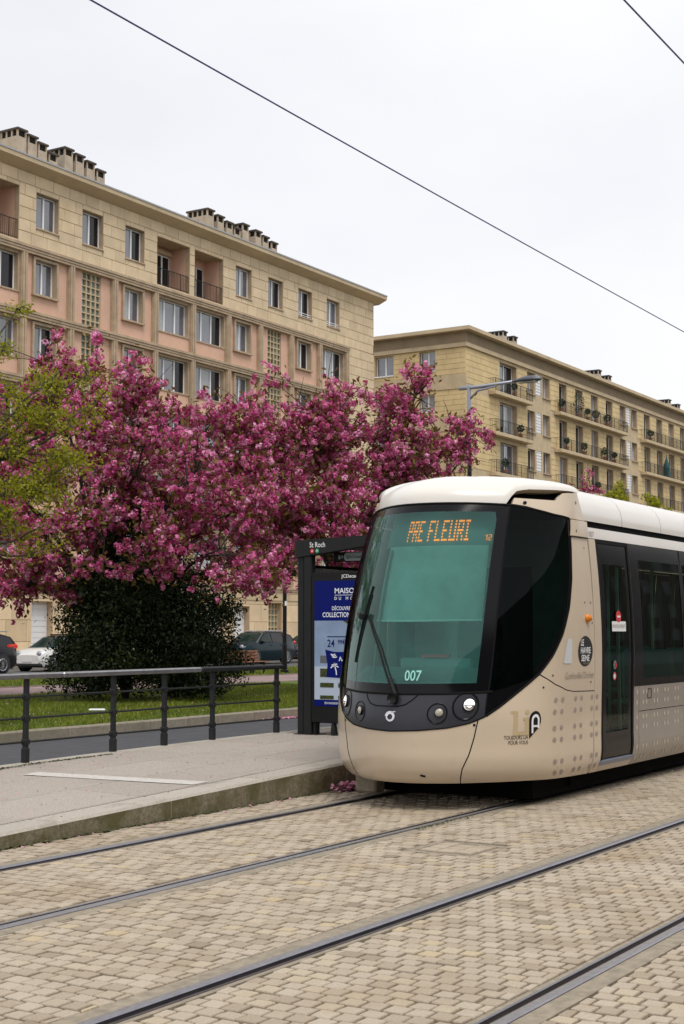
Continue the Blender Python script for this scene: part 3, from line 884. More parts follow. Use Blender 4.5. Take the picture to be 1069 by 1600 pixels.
# concrete grid: belts, pilasters, infill panels, windows
PIL = [42.62, 45.88, 49.13, 52.41, 55.66, 58.94, 62.19, 65.48, 68.66, 71.94, 75.16, 78.40]
KIND = ['wide', 'wide', 'single', 'glass', 'single', 'wide', 'wide', 'single', 'glass', 'single', 'wide']
for k in range(6):
    zt = 19.95 - 3.15 * k
    if zt < 4: break
    MB().box(XL, 78.54, YF - .10, YF + .5, zt - .13, zt - .002).box(XL, 78.54, YF - .06, YF + .5, zt - .255, zt - .145).box(XL, 78.54, YF - .03, YF + .5, zt - .38, zt - .27).build('belt', 'concrete_trim', ab)
for k in range(5):
    zt, zb = 19.57 - 3.15 * k, 16.80 - 3.15 * k
    if zb < 4.1: zb = 4.2
    for x in PIL:
        MB().box(x - .21, x + .21, YF + .03, YF + .5, zb, zt).box(x - .15, x - .02, YF - .02, YF + .03, zb, zt).box(x + .02, x + .15, YF - .02, YF + .03, zb, zt).build('pilaster', 'concrete_trim', ab)
    for i, kd in enumerate(KIND):
        a, b = PIL[i] + .21, PIL[i + 1] - .21; c = (a + b) / 2
        yi = YF + .22
        if kd == 'single':
            wx0, wx1, wz0, wz1 = c - .90, c + .55, zb + .93, zt - .17; wx0, wx1 = c - .85, c + .62
            hole = [(wx0, wx1, wz0, wz1)]
        elif kd == 'wide':
            wx0, wx1, wz0, wz1 = a + .04, b - .04, zb + .88, zt - .13; hole = [(a, b, wz0, zt)]
        else:
            wx0, wx1, wz0, wz1 = c - .70, c + .68, zb + .02, zt - .02; hole = [(wx0, wx1, zb, zt)]
        mbp = MB(); half = zb + (zt - zb) * .52
        for q in rects_with_holes(a, b, zb, zt, hole):
            mbp.poly([(q[0], yi, q[2]), (q[1], yi, q[2]), (q[1], yi, q[3]), (q[0], yi, q[3])])
        pn = mbp.build('infill_panel', 'render_pink', ab)
        if kd == 'single':
            m2 = MB(); t = .13; y0, y1 = YF + .09, YF + .50
            m2.box(wx0 - t, wx1 + t, y0, y1, wz1, wz1 + t).box(wx0 - t, wx0, y0, y1, wz0, wz1).box(wx1, wx1 + t, y0, y1, wz0, wz1)
            m2.box(wx0 - t - .03, wx1 + t + .03, y0 - .04, y1, wz0 - .10, wz0)
            m2.build('window_surround', 'concrete_trim', ab)
            window_unit(ab, wx0, wx1, wz0, wz1, YF + .42, 2, [['window_sky', 'window_dark'], ['window_curtain', 'window_sky'], ['window_sky', 'window_sky']][(i + k) % 3])
        elif kd == 'wide':
            m2 = MB(); m2.box(a, b, YF + .17, YF + .5, wz0 - .08, wz0).box(a, b, YF + .16, YF + .5, wz1, zt - .002).box(b - .10, b, YF + .17, YF + .42, wz0, wz1)
            m2.build('window_surround', 'concrete_trim', ab)
            window_unit(ab, a + .002, b - .105, wz0, wz1, YF + .42, 3, [['window_sky', 'window_sky', 'window_dark'], ['window_sky', 'window_curtain', 'window_dark'], ['window_curtain', 'window_sky', 'window_sky']][(i + k) % 3])
        else:
            m2 = MB(); xs_ = np.linspace(wx0, wx1, 5); zs_ = np.linspace(wz0, wz1, 9); y0 = YF + .25
            for x in xs_: m2.box(x - .035, x + .035, y0, y0 + .16, wz0, wz1)
            for z in zs_: m2.box(wx0, wx1, y0 + .003, y0 + .16, z - .03, z + .03)
            g = m2.build('glass_block_grid', 'concrete_beige', ab)
            if k < 2:
                for xi in range(4):
                    for zi in range(8):
                        MB().poly([(xs_[xi], y0 + .10, zs_[zi]), (xs_[xi + 1], y0 + .10, zs_[zi]), (xs_[xi + 1], y0 + .10, zs_[zi + 1]), (xs_[xi], y0 + .10, zs_[zi + 1])]).build('glass_block', 'glass_block_green', g)
            else:
                MB().poly([(wx0, y0 + .1, wz0), (wx1, y0 + .1, wz0), (wx1, y0 + .1, wz1), (wx0, y0 + .1, wz1)]).build('glass_blocks', 'glass_block_green', g)
# ground floor: doors, shutters and barred windows
MB().box(XL, XR, YF - .05, YF + .3, 3.42, 3.80).build('belt', 'concrete_beige', ab)
gr = MB()
for i, h in enumerate(gholes):
    reveal(gr, *h, YF + .03, YF + .45)
    y = YF + .40
    if h[2] < .1:
        d = MB(); d.box(h[0], h[1], y, y + .05, .12, h[3])
        dr = d.build('door' if i else 'roller_shutter', 'roller_white', ab)
        s_ = MB()
        for q in np.arange(.25, h[3] - .1, .27 if i == 0 else .9): s_.box(h[0] + .03, h[1] - .03, y - .02, y, q, q + (.22 if i == 0 else .75))
        s_.build('slats' if i == 0 else 'door_panel', 'roller_white', dr)
    else:
        MB().box(h[0], h[1], y, y + .03, h[2], h[3]).build('window', 'glass_block_green', ab)
        s_ = MB()
        for x in np.linspace(h[0], h[1], 5): s_.box(x - .03, x + .03, y - .08, y, h[2], h[3])
        for z in np.linspace(h[2], h[3], max(2, int((h[3] - h[2]) / .34)) + 1): s_.box(h[0], h[1], y - .078, y, z - .028, z + .028)
        s_.build('window_grille', 'concrete_beige', ab)
tag(gr.build('reveals', 'concrete_trim', ab), kind='stuff')

# ---------------- the second block, further along the street
XB = 95.23
rb = thing('apartment_building', (XB, YF, 0), 'yellow stone apartment block with long iron balconies beyond the tram roof', 'building')
XE = 190
MB().box(XB + .55, XE, YF + .65, 63, 0, 23.3).build('wall', 'concrete_beige', rb)
def slab(name, z0, z1, pr, m, par):
    mb = MB(); mb.box(XB - pr, XE, YF - pr, YF + .6, z0, z1); mb.box(XB - pr, XB + .5, YF + .6, 63, z0, z1); return mb.build(name, m, par)
rf = slab('roof', 24.0, 24.27, .62, 'cornice_paint', rb)
MB().box(XB - .2, XE, YF - .2, 63, 24.27, 24.33).build('roof_deck', 'roof_zinc', rf)
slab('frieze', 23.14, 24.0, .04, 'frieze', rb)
slab('belt', 22.84, 23.14, .16, 'cornice_paint', rb)
for (x, zt, y0, y1, wx) in CHIM_R: chimney(rb, x, y0, y1, zt, 24.3, wx)
NF = 6
bays = [('fw1', 101.15, 104.25)]
x = 106.3
while x < 180:
    bays.append(('trio', x, x + 4.5)); bays += [('fw', x + 6.5 + 3.58 * j, x + 6.5 + 3.58 * j + 1.6) for j in range(4)]; x += 20.75
holes = []; wl = []
for k in range(NF):
    z = 20.06 - 3.15 * k
    for (kd, a, b) in bays:
        if kd == 'fw1': holes.append((a, b, z, z + 2.55)); wl.append((kd, a, b, z, z + 2.55, k))
        elif kd == 'fw': holes.append((a, b, z, z + 2.58)); wl.append((kd, a, b, z, z + 2.58, k))
        else:
            for q in ((0, 1.45), (1.72, 2.78), (3.05, 4.5)): holes.append((a + q[0], a + q[1], z + .85, z + 2.6)); wl.append(('trio' if q[0] != 1.72 else 'louvre', a + q[0], a + q[1], z + .85, z + 2.6, k))
mb = MB()
for q in rects_with_holes(XB + .02, XE, .12, 22.84, holes): mb.poly([(q[0], YF + .03, q[2]), (q[1], YF + .03, q[2]), (q[1], YF + .03, q[3]), (q[0], YF + .03, q[3])])
mb.build('wall_front', 'concrete_beige', rb)
rv = MB()
for (kd, a, b, z0, z1, k) in wl:
    reveal(rv, a, b, z0, z1, YF + .03, YF + .50)
    if k > 3 or a > 165: 
        MB().poly([(a, YF + .45, z0), (b, YF + .45, z0), (b, YF + .45, z1), (a, YF + .45, z1)]).build('pane', 'window_dark', rb); continue
    if kd == 'louvre':
        lv = MB().box(a, b, YF + .10, YF + .14, z0, z1)
        l_ = lv.build('louvre_panel', 'louvre_grey', rb); s_ = MB()
        for z in np.arange(z0 + .12, z1 - .1, .25):
            for u in (0, 1): s_.box(a + .06 + u * .5, a + .52 + u * .5, YF + .07, YF + .10, z, z + .17)
        s_.build('louvre_slat', 'pvc_white', l_)
    else:
        r_ = random.Random(int(a * 100) + k)
        pn = r_.choice([['window_dark', 'window_curtain'], ['window_sky', 'window_dark'], ['window_dark', 'window_dark'], ['window_dark', 'window_sky']])
        window_unit(rb, a + .003, b - .003, z0, z1, YF + .44, 2, pn, fw=.07, name='window' if kd == 'trio' else 'french_window')
    if kd == 'trio': MB().box(a - .1, b + .1, YF - .10, YF + .40, z0 - .09, z0 - .002).build('sill', 'concrete_trim', rb)
tag(rv.build('reveals', 'concrete_trim', rb), kind='stuff')
# courses of yellow stone: corner pier and side wall block by block, the far piers as one mass
ind = []
for k in range(NF):
    z = 20.06 - 3.15 * k
    rects = blocks(XB, 100.95, z + .03, z + 2.72 if k == 0 else z + 2.62, [], .44, 1.3, 40 + k)
    ind += [('f', r_) for r_ in rects]
side_h = [(54.22, 55.85, 21.22, 22.74), (50.59, 51.95, 21.26, 22.76), (50.66, 51.97, 18.15, 19.44), (54.3, 55.8, 18.15, 19.44), (50.48, 51.9, 14.9, 16.47), (54.3, 55.8, 14.9, 16.47)]
for k in range(NF):
    z = 20.83 - 3.15 * k if k else 20.83
    rects = blocks(YF, 57.6, max(.15, z + .0), min(22.82, z + 2.0) if k == 0 else z + 2.0, side_h, .44, 1.3, 60 + k)
    ind += [('s', r_) for r_ in rects if r_[2] > 0.2]
def side_block(rc):
    a, b, c, d = rc; e = .012; x = XB
    mb = MB(); mb.v = [(x + .03, a, c), (x + .03, b, c), (x + .03, b, d), (x + .03, a, d), (x, a + e, c + e), (x, b - e, c + e), (x, b - e, d - e), (x, a + e, d - e)]
    mb.f = [(7, 6, 5, 4), (4, 5, 1, 0), (5, 6, 2, 1), (6, 7, 3, 2), (7, 4, 0, 3)]
    return mb
big = MB(); cnt = 0
ind.sort(key=lambda q: -q[1][2])
for kd, rc in ind:
    mb = block_obj(None, rc, YF, None) if kd == 'f' else side_block(rc)
    if cnt < 300: mb.build('stone_block', 'yellow_stone', rb); cnt += 1
    else:
        n = len(big.v); big.v += mb.v; big.f += [tuple(i + n for i in f) for f in mb.f]
for k in range(NF):
    z = 20.06 - 3.15 * k
    for i, (kd, a, b) in enumerate(bays[:-1]):
        nk, na, nb = bays[i + 1]
        p, q = b + .12, na - .12
        for rc in blocks(p, q, z + .02, z + 2.60, [], .43, 3.0, i, .012):
            mb = block_obj(None, rc, YF, None); n = len(big.v); big.v += mb.v; big.f += [tuple(i2 + n for i2 in f) for f in mb.f]
tag(big.build('stone_blocks', 'yellow_stone', rb), kind='stuff')
mb = MB()
for q in rects_with_holes(YF, 63, .12, 22.84, side_h): mb.poly([(XB + .03, q[1], q[2]), (XB + .03, q[0], q[2]), (XB + .03, q[0], q[3]), (XB + .03, q[1], q[3])])
mb.build('wall_side', 'concrete_beige', rb)
for i, (a, b, c, d) in enumerate(side_h):
    f = MB(); x = XB + .30; t = .07
    f.box(x, x + .06, a, b, c, c + t).box(x, x + .06, a, b, d - t, d).box(x, x + .06, a, a + t, c + t, d - t).box(x, x + .06, b - t, b, c + t, d - t).box(x - .01, x + .06, (a + b) / 2 - .06, (a + b) / 2 + .06, c + t, d - t)
    w_ = f.build('window', 'pvc_white', rb)
    MB().poly([(x + .04, b, c), (x + .04, a, c), (x + .04, a, d), (x + .04, b, d)]).build('pane', 'window_sky' if i in (0, 1, 4) else 'window_curtain', w_)
    r2 = MB(); r2.poly([(XB + .03, a, c), (x + .05, a, c), (x + .05, a, d), (XB + .03, a, d)]).poly([(XB + .03, b, c), (XB + .03, b, d), (x + .05, b, d), (x + .05, b, c)])
    r2.poly([(XB + .03, a, d), (x + .05, a, d), (x + .05, b, d), (XB + .03, b, d)]).poly([(XB + .03, a, c), (XB + .03, b, c), (x + .05, b, c), (x + .05, a, c)]); r2.build('reveal', 'concrete_trim', w_)
    MB().box(XB - .07, x, a - .05, b + .05, c - .09, c - .003).build('sill', 'pvc_white', w_)
for k in range(NF):
    z = 19.85 - 3.15 * k
    if z > 1: MB().box(XB - .06, XB + .02, YF - .05, 63, z - .15, z + .95).build('belt', 'concrete_beige', rb)
# balconies
BAL = [(99.1, 106.05)]
x = 106.3
while x < 175: BAL.append((x + 5.35, x + 5.35 + 15.9)); x += 20.75
for k in range(5):
    z = 20.06 - 3.15 * k
    for (a, b) in BAL:
        if a > 150: continue
        bc = MB().cbox(a, b, YF - .62, YF + .02, z - .30, z - .03, .02).build('balcony', 'concrete_beige', rb)
        rl = iron_railing(a + .05, b - .05, YF - .56, z - .03, .98, .14)
        for xx in (a + .05, b - .05):
            rl.bar((xx, YF - .56, z + .95), (xx, YF, z + .95), .04, .03)
            for j in range(1, 4): rl.bar((xx, YF - .56 + j * .14, z - .03), (xx, YF - .56 + j * .14, z + .95), .014, .014)
        rl.build('railing', 'iron_rail', bc)
# things kept on the balconies
def leafball(name, c, r, n, s, m, parent, squash=1.0, seed=0):
    g = np.random.default_rng(seed); d = g.normal(size=(n, 3)); d /= np.linalg.norm(d, axis=1, keepdims=True)
    p = np.asarray(c) + d * r * (g.uniform(.55, 1, n) ** .5)[:, None] * [1, 1, squash]
    V, F = leaf_quads(p, s, g); o = link(name, fast_mesh(name, V, quads=F, m=m, tone=g.uniform(0, 1, n), org=ORG[parent.name]), parent); return o
def leaf_quads(p, s, g, aspect=.55, nrm=None):
    n = len(p); u = g.normal(size=(n, 3)); u /= np.linalg.norm(u, axis=1, keepdims=True)
    w_ = g.normal(size=(n, 3)) if nrm is None else nrm + g.normal(0, .5, (n, 3))
    v = np.cross(u, w_); v /= np.linalg.norm(v, axis=1, keepdims=True) + 1e-9
    sz = (s * g.uniform(.65, 1.3, n))[:, None]
    V = np.stack([p - u * sz, p + v * sz * aspect, p + u * sz, p - v * sz * aspect], 1)
    return V.reshape(-1, 3), np.arange(4 * n).reshape(-1, 4)
def potted(x, k, label, r=.32, m='dark_leaf', tall=0, dx=0):
    z = 20.06 - 3.15 * k - .03; y = YF - .32
    t = thing('potted_plant', (x, y, z), label, 'potted plant', 'plants kept on the balconies')
    MB().lathe([(.13, 0), (.19, .34), (.2, .36), (.17, .36)], (x, y, z), 'z', 12).build('pot', 'pot_terracotta', t)
    MB().tube([(x, y, z + .3), (x, y, z + .6 + tall)], .025, 6).build('stem', 'bark', t)
    leafball('foliage', (x, y, z + .62 + r * .7 + tall * .5), r, 160, .09, m, t, 1 + tall, int(x * 10))
potted(123.0, 0, 'round clipped shrub in a terracotta pot on the top long balcony, the farther of two', .34)
potted(120.2, 0, 'round clipped shrub in a terracotta pot on the top long balcony, the nearer of two', .36)
potted(116.2, 0, 'tall dark bushy plant standing against the top long balcony railing', .55, tall=.6)
potted(124.6, 1, 'small bushy plant near the far end of the second long balcony', .26)
potted(117.4, 1, 'low green plant in the middle of the second long balcony', .3)
potted(104.2, 1, 'green plant at the end of the short balcony of the second row', .28)
potted(134.4, 0, 'leafy plant at the near end of the top balcony behind the round shrubs', .3)
for x_, k_, l_ in ((112.6, 0, 'small green plant at the near end of the top long balcony'), (118.3, 0, 'small green plant between the tall plant and the round shrubs on the top balcony'),
                   (122.2, 1, 'small green plant beside the small bushy plant on the second long balcony'), (113.5, 1, 'small green plant at the near end of the second long balcony'),
                   (126.0, 2, 'small green plant at the far end of the third long balcony'), (120.5, 2, 'small green plant in the middle of the third long balcony'),
                   (103.1, 0, 'small green plant on the topmost of the short balconies'), (101.3, 2, 'small green plant on the lowest visible short balcony')):
    potted(x_, k_, l_, .22 + .1 * random.random(), tall=.15)
# closed parasol in its cover
px, pz = 139.0, 20.06 - 3.15 - .03
t = thing('parasol', (px, YF - .3, pz), 'closed teal parasol standing on the farthest second row balcony', 'parasol')
MB().lathe([(.36, .12), (.34, .9), (.28, 1.3), (.08, 1.9), (.01, 2.2)], (px, YF - .3, pz), 'z', 10).build('cover', 'fabric_teal', t)
MB().tube([(px, YF - .3, pz), (px, YF - .3, pz + 2.3)], .03, 6).build('pole', 'iron_rail', t)
# ---------------------------------------------------------------- the tram
TX0, HWT = 11.76, 1.22
PL = [(0, 0), (.2, .03), (.42, .13), (.63, .29), (.8, .45), (.93, .60), (1.02, .725), (1.09, .85), (1.14, .98), (1.17, 1.12), (1.188, 1.35), (1.198, 1.9), (1.2, 2.2), (1.2, 4), (1.2, 8), (1.2, 40)]
XH = np.array([(.18, .30), (.25, .13), (.33, .055), (.45, .01), (.6, 0.0), (.87, 0.0), (1.1, .05), (1.5, .14), (2.0, .27), (2.4, .40), (2.8, .56), (3.0, .66), (3.3, .82)])
WH = np.array([(.15, 1.06), (.25, 1.12), (.32, 1.155), (.42, 1.175), (.6, 1.178), (.9, 1.185), (1.2, 1.195), (1.45, 1.2), (1.8, 1.195), (2.2, 1.175), (2.6, 1.14), (2.8, 1.12), (3.3, 1.07)])
def _curve(P, n=40):
    P = np.array(P, float); o = []
    Q = np.vstack([[-P[1][0], P[1][1]], P, 2 * P[-1] - P[-2]])
    for i in range(1, len(Q) - 2):
        p0, p1, p2, p3 = Q[i - 1], Q[i], Q[i + 1], Q[i + 2]
        d01 = max(np.linalg.norm(p1 - p0), 1e-6); d12 = np.linalg.norm(p2 - p1); d23 = max(np.linalg.norm(p3 - p2), 1e-6)
        m1 = ((p2 - p1) / d12 * d01 + (p1 - p0) / d01 * d12) / (d01 + d12) * d12
        m2 = ((p3 - p2) / d23 * d12 + (p2 - p1) / d12 * d23) / (d12 + d23) * d12
        for k in range(n):
            u = k / n
            o.append((2 * u**3 - 3 * u * u + 1) * p1 + (u**3 - 2 * u * u + u) * m1 + (-2 * u**3 + 3 * u * u) * p2 + (u**3 - u * u) * m2)
    o.append(P[-1]); return np.array(o)
_PD = _curve(PL); _PS = np.concatenate([[0], np.cumsum(np.linalg.norm(np.diff(_PD, axis=0), axis=1))])
def _mono(T, x):
    xs, ys = T[:, 0], T[:, 1]; i = np.clip(np.searchsorted(xs, x) - 1, 0, len(xs) - 2)
    d = np.diff(ys) / np.diff(xs); m = np.empty(len(xs)); m[0] = d[0]; m[-1] = d[-1]
    h = np.diff(xs); m[1:-1] = (d[:-1] * h[1:] + d[1:] * h[:-1]) / (h[:-1] + h[1:])
    ww = xs[i + 1] - xs[i]; u = (x - xs[i]) / ww
    return (2 * u**3 - 3 * u * u + 1) * ys[i] + (u**3 - 2 * u * u + u) * ww * m[i] + (-2 * u**3 + 3 * u * u) * ys[i + 1] + (u**3 - u * u) * ww * m[i + 1]
def _surf(s, h):
    a = np.abs(s); sg = np.where(s >= 0, -1., 1.)
    y = np.interp(a, _PS, _PD[:, 0]); t = np.interp(a, _PS, _PD[:, 1])
    b = np.clip((t - .7) / 1.5, 0, 1); b = b * b * (3 - 2 * b)
    return np.stack([TX0 + t + _mono(XH, h) * (1 - b), TRK + sg * y * _mono(WH, h) * HWT / 1.44, h], -1)
def tsurf(s, h, off=0.0):
    """point on the body shell: s runs round the plan outline from the nose (+ near side, - platform side), h is height"""
    s = np.asarray(s, float); h = np.asarray(h, float); s, h = np.broadcast_arrays(s, h)
    P = _surf(s, h)
    off = np.asarray(off, float)
    if np.any(off != 0):
        e = 2e-3
        du = _surf(s + e, h) - _surf(s - e, h); dv = _surf(s, h + e) - _surf(s, h - e)
        n = np.cross(du, dv); n /= np.linalg.norm(n, axis=-1, keepdims=True)
        P = P + n * off[..., None] if off.ndim else P + n * off
    return P
def resample(pts, n):
    p = np.array(pts, float); d = np.concatenate([[0], np.cumsum(np.linalg.norm(np.diff(p, axis=0), axis=1))]); d /= d[-1]
    t = np.linspace(0, 1, n); return np.stack([np.interp(t, d, p[:, 0]), np.interp(t, d, p[:, 1])], 1)
def coons(bot, right, top, left, nu=16, nv=16):
    """(s,h) grid between four boundary polylines; bot, top run left to right, left, right bottom to top"""
    B, T, Lf, Rt = resample(bot, nu), resample(top, nu), resample(left, nv), resample(right, nv)
    u = np.linspace(0, 1, nu)[None, :, None]; v = np.linspace(0, 1, nv)[:, None, None]
    return (1 - v) * B[None] + v * T[None] + (1 - u) * Lf[:, None] + u * Rt[:, None] - ((1 - u) * (1 - v) * B[0] + u * (1 - v) * B[-1] + (1 - u) * v * T[0] + u * v * T[-1])
def rect_sh(s0, s1, h0, h1, nu=None, nv=None):
    nu = nu or max(2, int(abs(s1 - s0) / .06) + 2); nv = nv or max(2, int(abs(h1 - h0) / .06) + 2)
    S, Hh = np.meshgrid(np.linspace(s0, s1, nu), np.linspace(h0, h1, nv)); return np.stack([S, Hh], -1)
def panel(name, G, m, parent, off=0.0, thick=0.0, sign=1, edge=.004, mb=None):
    """body panel from an (s,h) grid; edges rolled inwards to give it thickness"""
    own = mb is None; mb = mb or MB()
    S, Hh = G[..., 0] * sign, G[..., 1]
    mb.grid(tsurf(S, Hh, off), flip=(sign < 0))
    if thick:
        P = tsurf(S, Hh, off); Q = tsurf(S, Hh, off - thick)
        for ring in ((np.s_[0, :],), (np.s_[-1, :],), (np.s_[:, 0],), (np.s_[:, -1],)):
            a, b = P[ring[0]], Q[ring[0]]; mb.grid(np.stack([a, b]), flip=False)
    if own:
        o = mb.build(name, m, parent, smooth=True)
        o.data.set_sharp_from_angle(angle=R(40))
        return o
def decal(name, v, f, s0, h0, m, parent, off=.004, sign=1):
    P = tsurf(np.array([s0 + sign * a for a, b in v]), np.array([h0 + b for a, b in v]), off)
    mb = MB(); mb.v = [tuple(p) for p in P]; mb.f = f; return mb.build(name, m, parent)
def sh_text(name, txt, size, s0, h0, m, parent, bold=0.0, align='LEFT', off=.004, sx=1.0, space=1.0):
    v, f = text2d(txt, size, bold, align, space, sx); return decal(name, v, f, s0, h0, m, parent, off)
def disc(mb, s, h, rs, rh, off=.004, n=14):
    t = np.linspace(0, 2 * np.pi, n, endpoint=False)
    P = tsurf(s + rs * np.cos(t), h + rh * np.sin(t), off); mb.poly([tuple(p) for p in P])
def sh_tube(mb, pts, r, off=0.0, n=8):
    mb.tube([tuple(tsurf(p[0], p[1], off + (p[2] if len(p) > 2 else 0))) for p in pts], r, n)
def dense(pts, n=40): return [tuple(p) for p in resample(pts, n)]

tram = thing('tram', (TX0, TRK, 0), 'cream and beige tram with a black windscreen mask, front car 007', 'tram')
TEND = 24.0           # how far back along s the tram is built
# boundary curves in (s,h)
LOWC = [(0, .737), (.285, .749), (.552, .773), (.75, .813), (.835, .841), (.914, .878), (1.034, .956), (1.22, 1.10), (1.429, 1.258), (1.596, 1.431), (1.759, 1.645), (1.888, 1.895), (1.947, 2.174), (1.934, 2.495), (1.871, 2.773)]
def lowc(s): a = abs(s); P = np.array(LOWC[:9]); return float(np.interp(a, P[:, 0], P[:, 1]))
SEAM = [(.63, .25), (.672, .389), (.748, .524), (.80, .683), (.834, .832)]
ss = np.linspace(-.834, .834, 41)
# bumper: grid from bottom edge to mask edge, its sides following the seam
G = coons([(s, .25) for s in np.linspace(-.63, .63, 41)], SEAM, [(s, lowc(s) - .004) for s in ss], [(-a, b) for a, b in SEAM], 41, 22)
bump = panel('bumper', G, 'tram_beige', tram, thick=.02)
for sgn in (1, -1):
    mb = MB(); disc(mb, .80 * sgn, .795, .013, .013); mb.build('bolt', 'rubber', bump)
mb = MB(); sh_tube(mb, [(.27, .333), (.315, .322)], .010, .002); mb.build('drain_hole', 'rubber', bump)
# mask with lamp bowls
G = coons([(s, lowc(s) + .002) for s in np.linspace(-.9, .9, 61)], [(.9, lowc(.9)), (.9, 1.094)], [(s, 1.078 + .012 * abs(s)) for s in np.linspace(-.9, .9, 61)], [(-.9, lowc(.9)), (-.9, 1.094)], 61, 20)
mask = panel('mask', G, 'tram_mask', tram, thick=.02)
mb = MB(); sh_tube(mb, dense([(-.9, lowc(.9)), (-.75, .811), (-.55, .771), (-.28, .747), (0, .735), (.28, .747), (.55, .771), (.75, .811), (.9, lowc(.9))], 50), .007, .001); mb.build('mask_seal', 'rubber', mask)
mb = MB(); sh_tube(mb, dense([(-.95, 1.098), (-.5, 1.083), (0, 1.078), (.5, 1.083), (.95, 1.098)], 50), .012, -.002); mb.build('screen_seal', 'rubber', mask)
mb = MB(); sh_tube(mb, dense([(-.33, 1.07), (-.31, 1.03), (-.26, .985), (-.18, .965), (.06, .963), (.14, .98), (.21, 1.03), (.25, 1.07)], 40), .006, .0); mb.build('hatch_seal', 'rubber', mask)
# headlights and fog lamps: bowl, housing, lens
def lamp(sc, hc, rb_, rl, lens, off_l, sgn, name):
    mb = MB(); n = 28; t = np.linspace(0, 2 * np.pi, n, endpoint=False)
    rings = []
    for k, (rr, of) in enumerate(((1.10, .0035), (1.04, .008), (.98, .004), (.90, -.004))):
        rings.append(tsurf(sc + rb_ * rr * np.cos(t), hc + rb_ * rr * np.sin(t) * 1.02, of))
    P = np.array([np.vstack([r_, r_[:1]]) for r_ in rings]); mb.grid(P)
    mb.poly([tuple(p) for p in rings[-1]])
    hs = mb.build(name, 'tram_black', tram, smooth=True)
    s2 = sc + off_l[0]; h2 = hc + off_l[1]
    mb = MB(); rings = []
    for rr, of in ((1.16, -.002), (1.15, .018), (1.04, .022), (1.0, .014)):
        rings.append(tsurf(s2 + rl * rr * np.cos(t), h2 + rl * rr * np.sin(t), of))
    mb.grid(np.array([np.vstack([r_, r_[:1]]) for r_ in rings])); mb.build('lamp_ring', 'metal_black', hs, smooth=True)
    mb = MB(); rings = [tsurf(s2 + rl * q * np.cos(t), h2 + rl * q * np.sin(t), .014 + .016 * (1 - q * q)) for q in (1.0, .8, .55, .3, .05)]
    mb.grid(np.array([np.vstack([r_, r_[:1]]) for r_ in rings])); mb.poly([tuple(p) for p in rings[-1]])
    mb.build('lens', lens, hs, smooth=True)
    if lens == 'lamp_lens':
        mb = MB(); sh_tube(mb, [(s2 - rl * .95, h2 - rl * .18), (s2 + rl * .95, h2 - rl * .18)], .006, .030, 6); mb.build('lens_bar', 'chrome', hs)
        mb = MB(); a = np.linspace(np.pi * 1.08, np.pi * 1.92, 12); P = np.array([tsurf(s2 + rl * q * np.cos(a), h2 + rl * q * np.sin(a), .024 + .010 * (1 - q * q)) for q in (.98, .55)]); mb.grid(P); mb.build('lens_lower', 'chrome', hs, smooth=True)
for sgn in (1, -1):
    lamp(.706 * sgn if sgn > 0 else -.775, .968, .118, .052, 'lamp_lens', (.030 * sgn, .014), sgn, 'headlight')
    lamp(.446 * sgn if sgn > 0 else -.425, .902, .088, .038, 'fog_lens', (.016, .010), sgn, 'fog_light')
# round emblem on the nose: an open ring
mb = MB(); n = 40; t = np.linspace(-1.25 * np.pi + .55, .98 * np.pi, n)
ro = .047 + .006 * np.linspace(-1, 1, n); ri = .026 + .004 * np.linspace(1, -1, n)
P = np.array([tsurf(.0 + r_ * np.cos(t) * 1.02, .868 + r_ * np.sin(t), o_) for r_, o_ in ((ri, .003), (ri, .010), (ro, .010), (ro, .003))]); mb.grid(P, flip=True)
mb.build('emblem', 'logo_silver', mask)
mb = MB(); sh_tube(mb, [(.015, .906), (.035, .912), (.052, .914)], .007, .006, 6); mb.build('emblem_tip', 'logo_silver', mask)
for sgn in (1, -1):
    mb = MB(); disc(mb, .80 * sgn, 1.012, .012, .012); mb.build('bolt', 'rubber', mask)
# mask wing under the cab window, both sides
CABLOW = [(.905, 1.094), (1.044, 1.124), (1.338, 1.215), (1.429, 1.258)]
for sgn in (1, -1):
    G = coons([(.904, .874)] + LOWC[6:9], [(1.429, 1.258), (1.43, 1.259)], CABLOW, [(.904, .874), (.905, 1.094)], 24, 10)
    panel('mask_wing', G, 'tram_black', tram, sign=sgn)
    mb = MB(); sh_tube(mb, [(sgn * a, b) for a, b in dense([(.902, .872), (.902, 1.09)], 8)], .006, .001); mb.build('mask_seal', 'rubber', tram)
# windscreen: black border and clear glass
def strip_sh(a, b, n=41):
    A, B = resample(a, n), resample(b, n); return np.stack([A, B])
outer_t = [(s, 2.905 - .012 * (abs(s) / .93) ** 4) for s in np.linspace(-.925, .925, 41)]
inner = []
gl_b = [(s, 1.172 + .01 * abs(s)) for s in np.linspace(-.875, .785, 41)]
gl_t = [(s, 2.822) for s in np.linspace(-.87, .80, 41)]
gl_r = [(.785, 1.18), (.79, 1.5), (.806, 2.3), (.822, 2.74), (.80, 2.822)]
gl_l = [(-.875, 1.18), (-.885, 1.5), (-.90, 2.3), (-.90, 2.78), (-.87, 2.822)]
glass = panel('windscreen', coons(gl_b, gl_r, gl_t, gl_l, 41, 41), 'windscreen_glass', tram)
mb = MB()
out_b = [(s, 1.088 + .012 * abs(s)) for s in np.linspace(-.905, .905, 41)]
out_r = [(.905, 1.099), (.918, 1.9), (.938, 2.893)]
for a, b in ((out_b, gl_b), (gl_t, outer_t)): panel('x', strip_sh(a, b), None, None, mb=mb)
panel('x', strip_sh(gl_r, out_r), None, None, mb=mb); panel('x', strip_sh([(-a, b) for a, b in out_r], gl_l), None, None, mb=mb)
mb.build('windscreen_border', 'tram_black', tram, smooth=True)
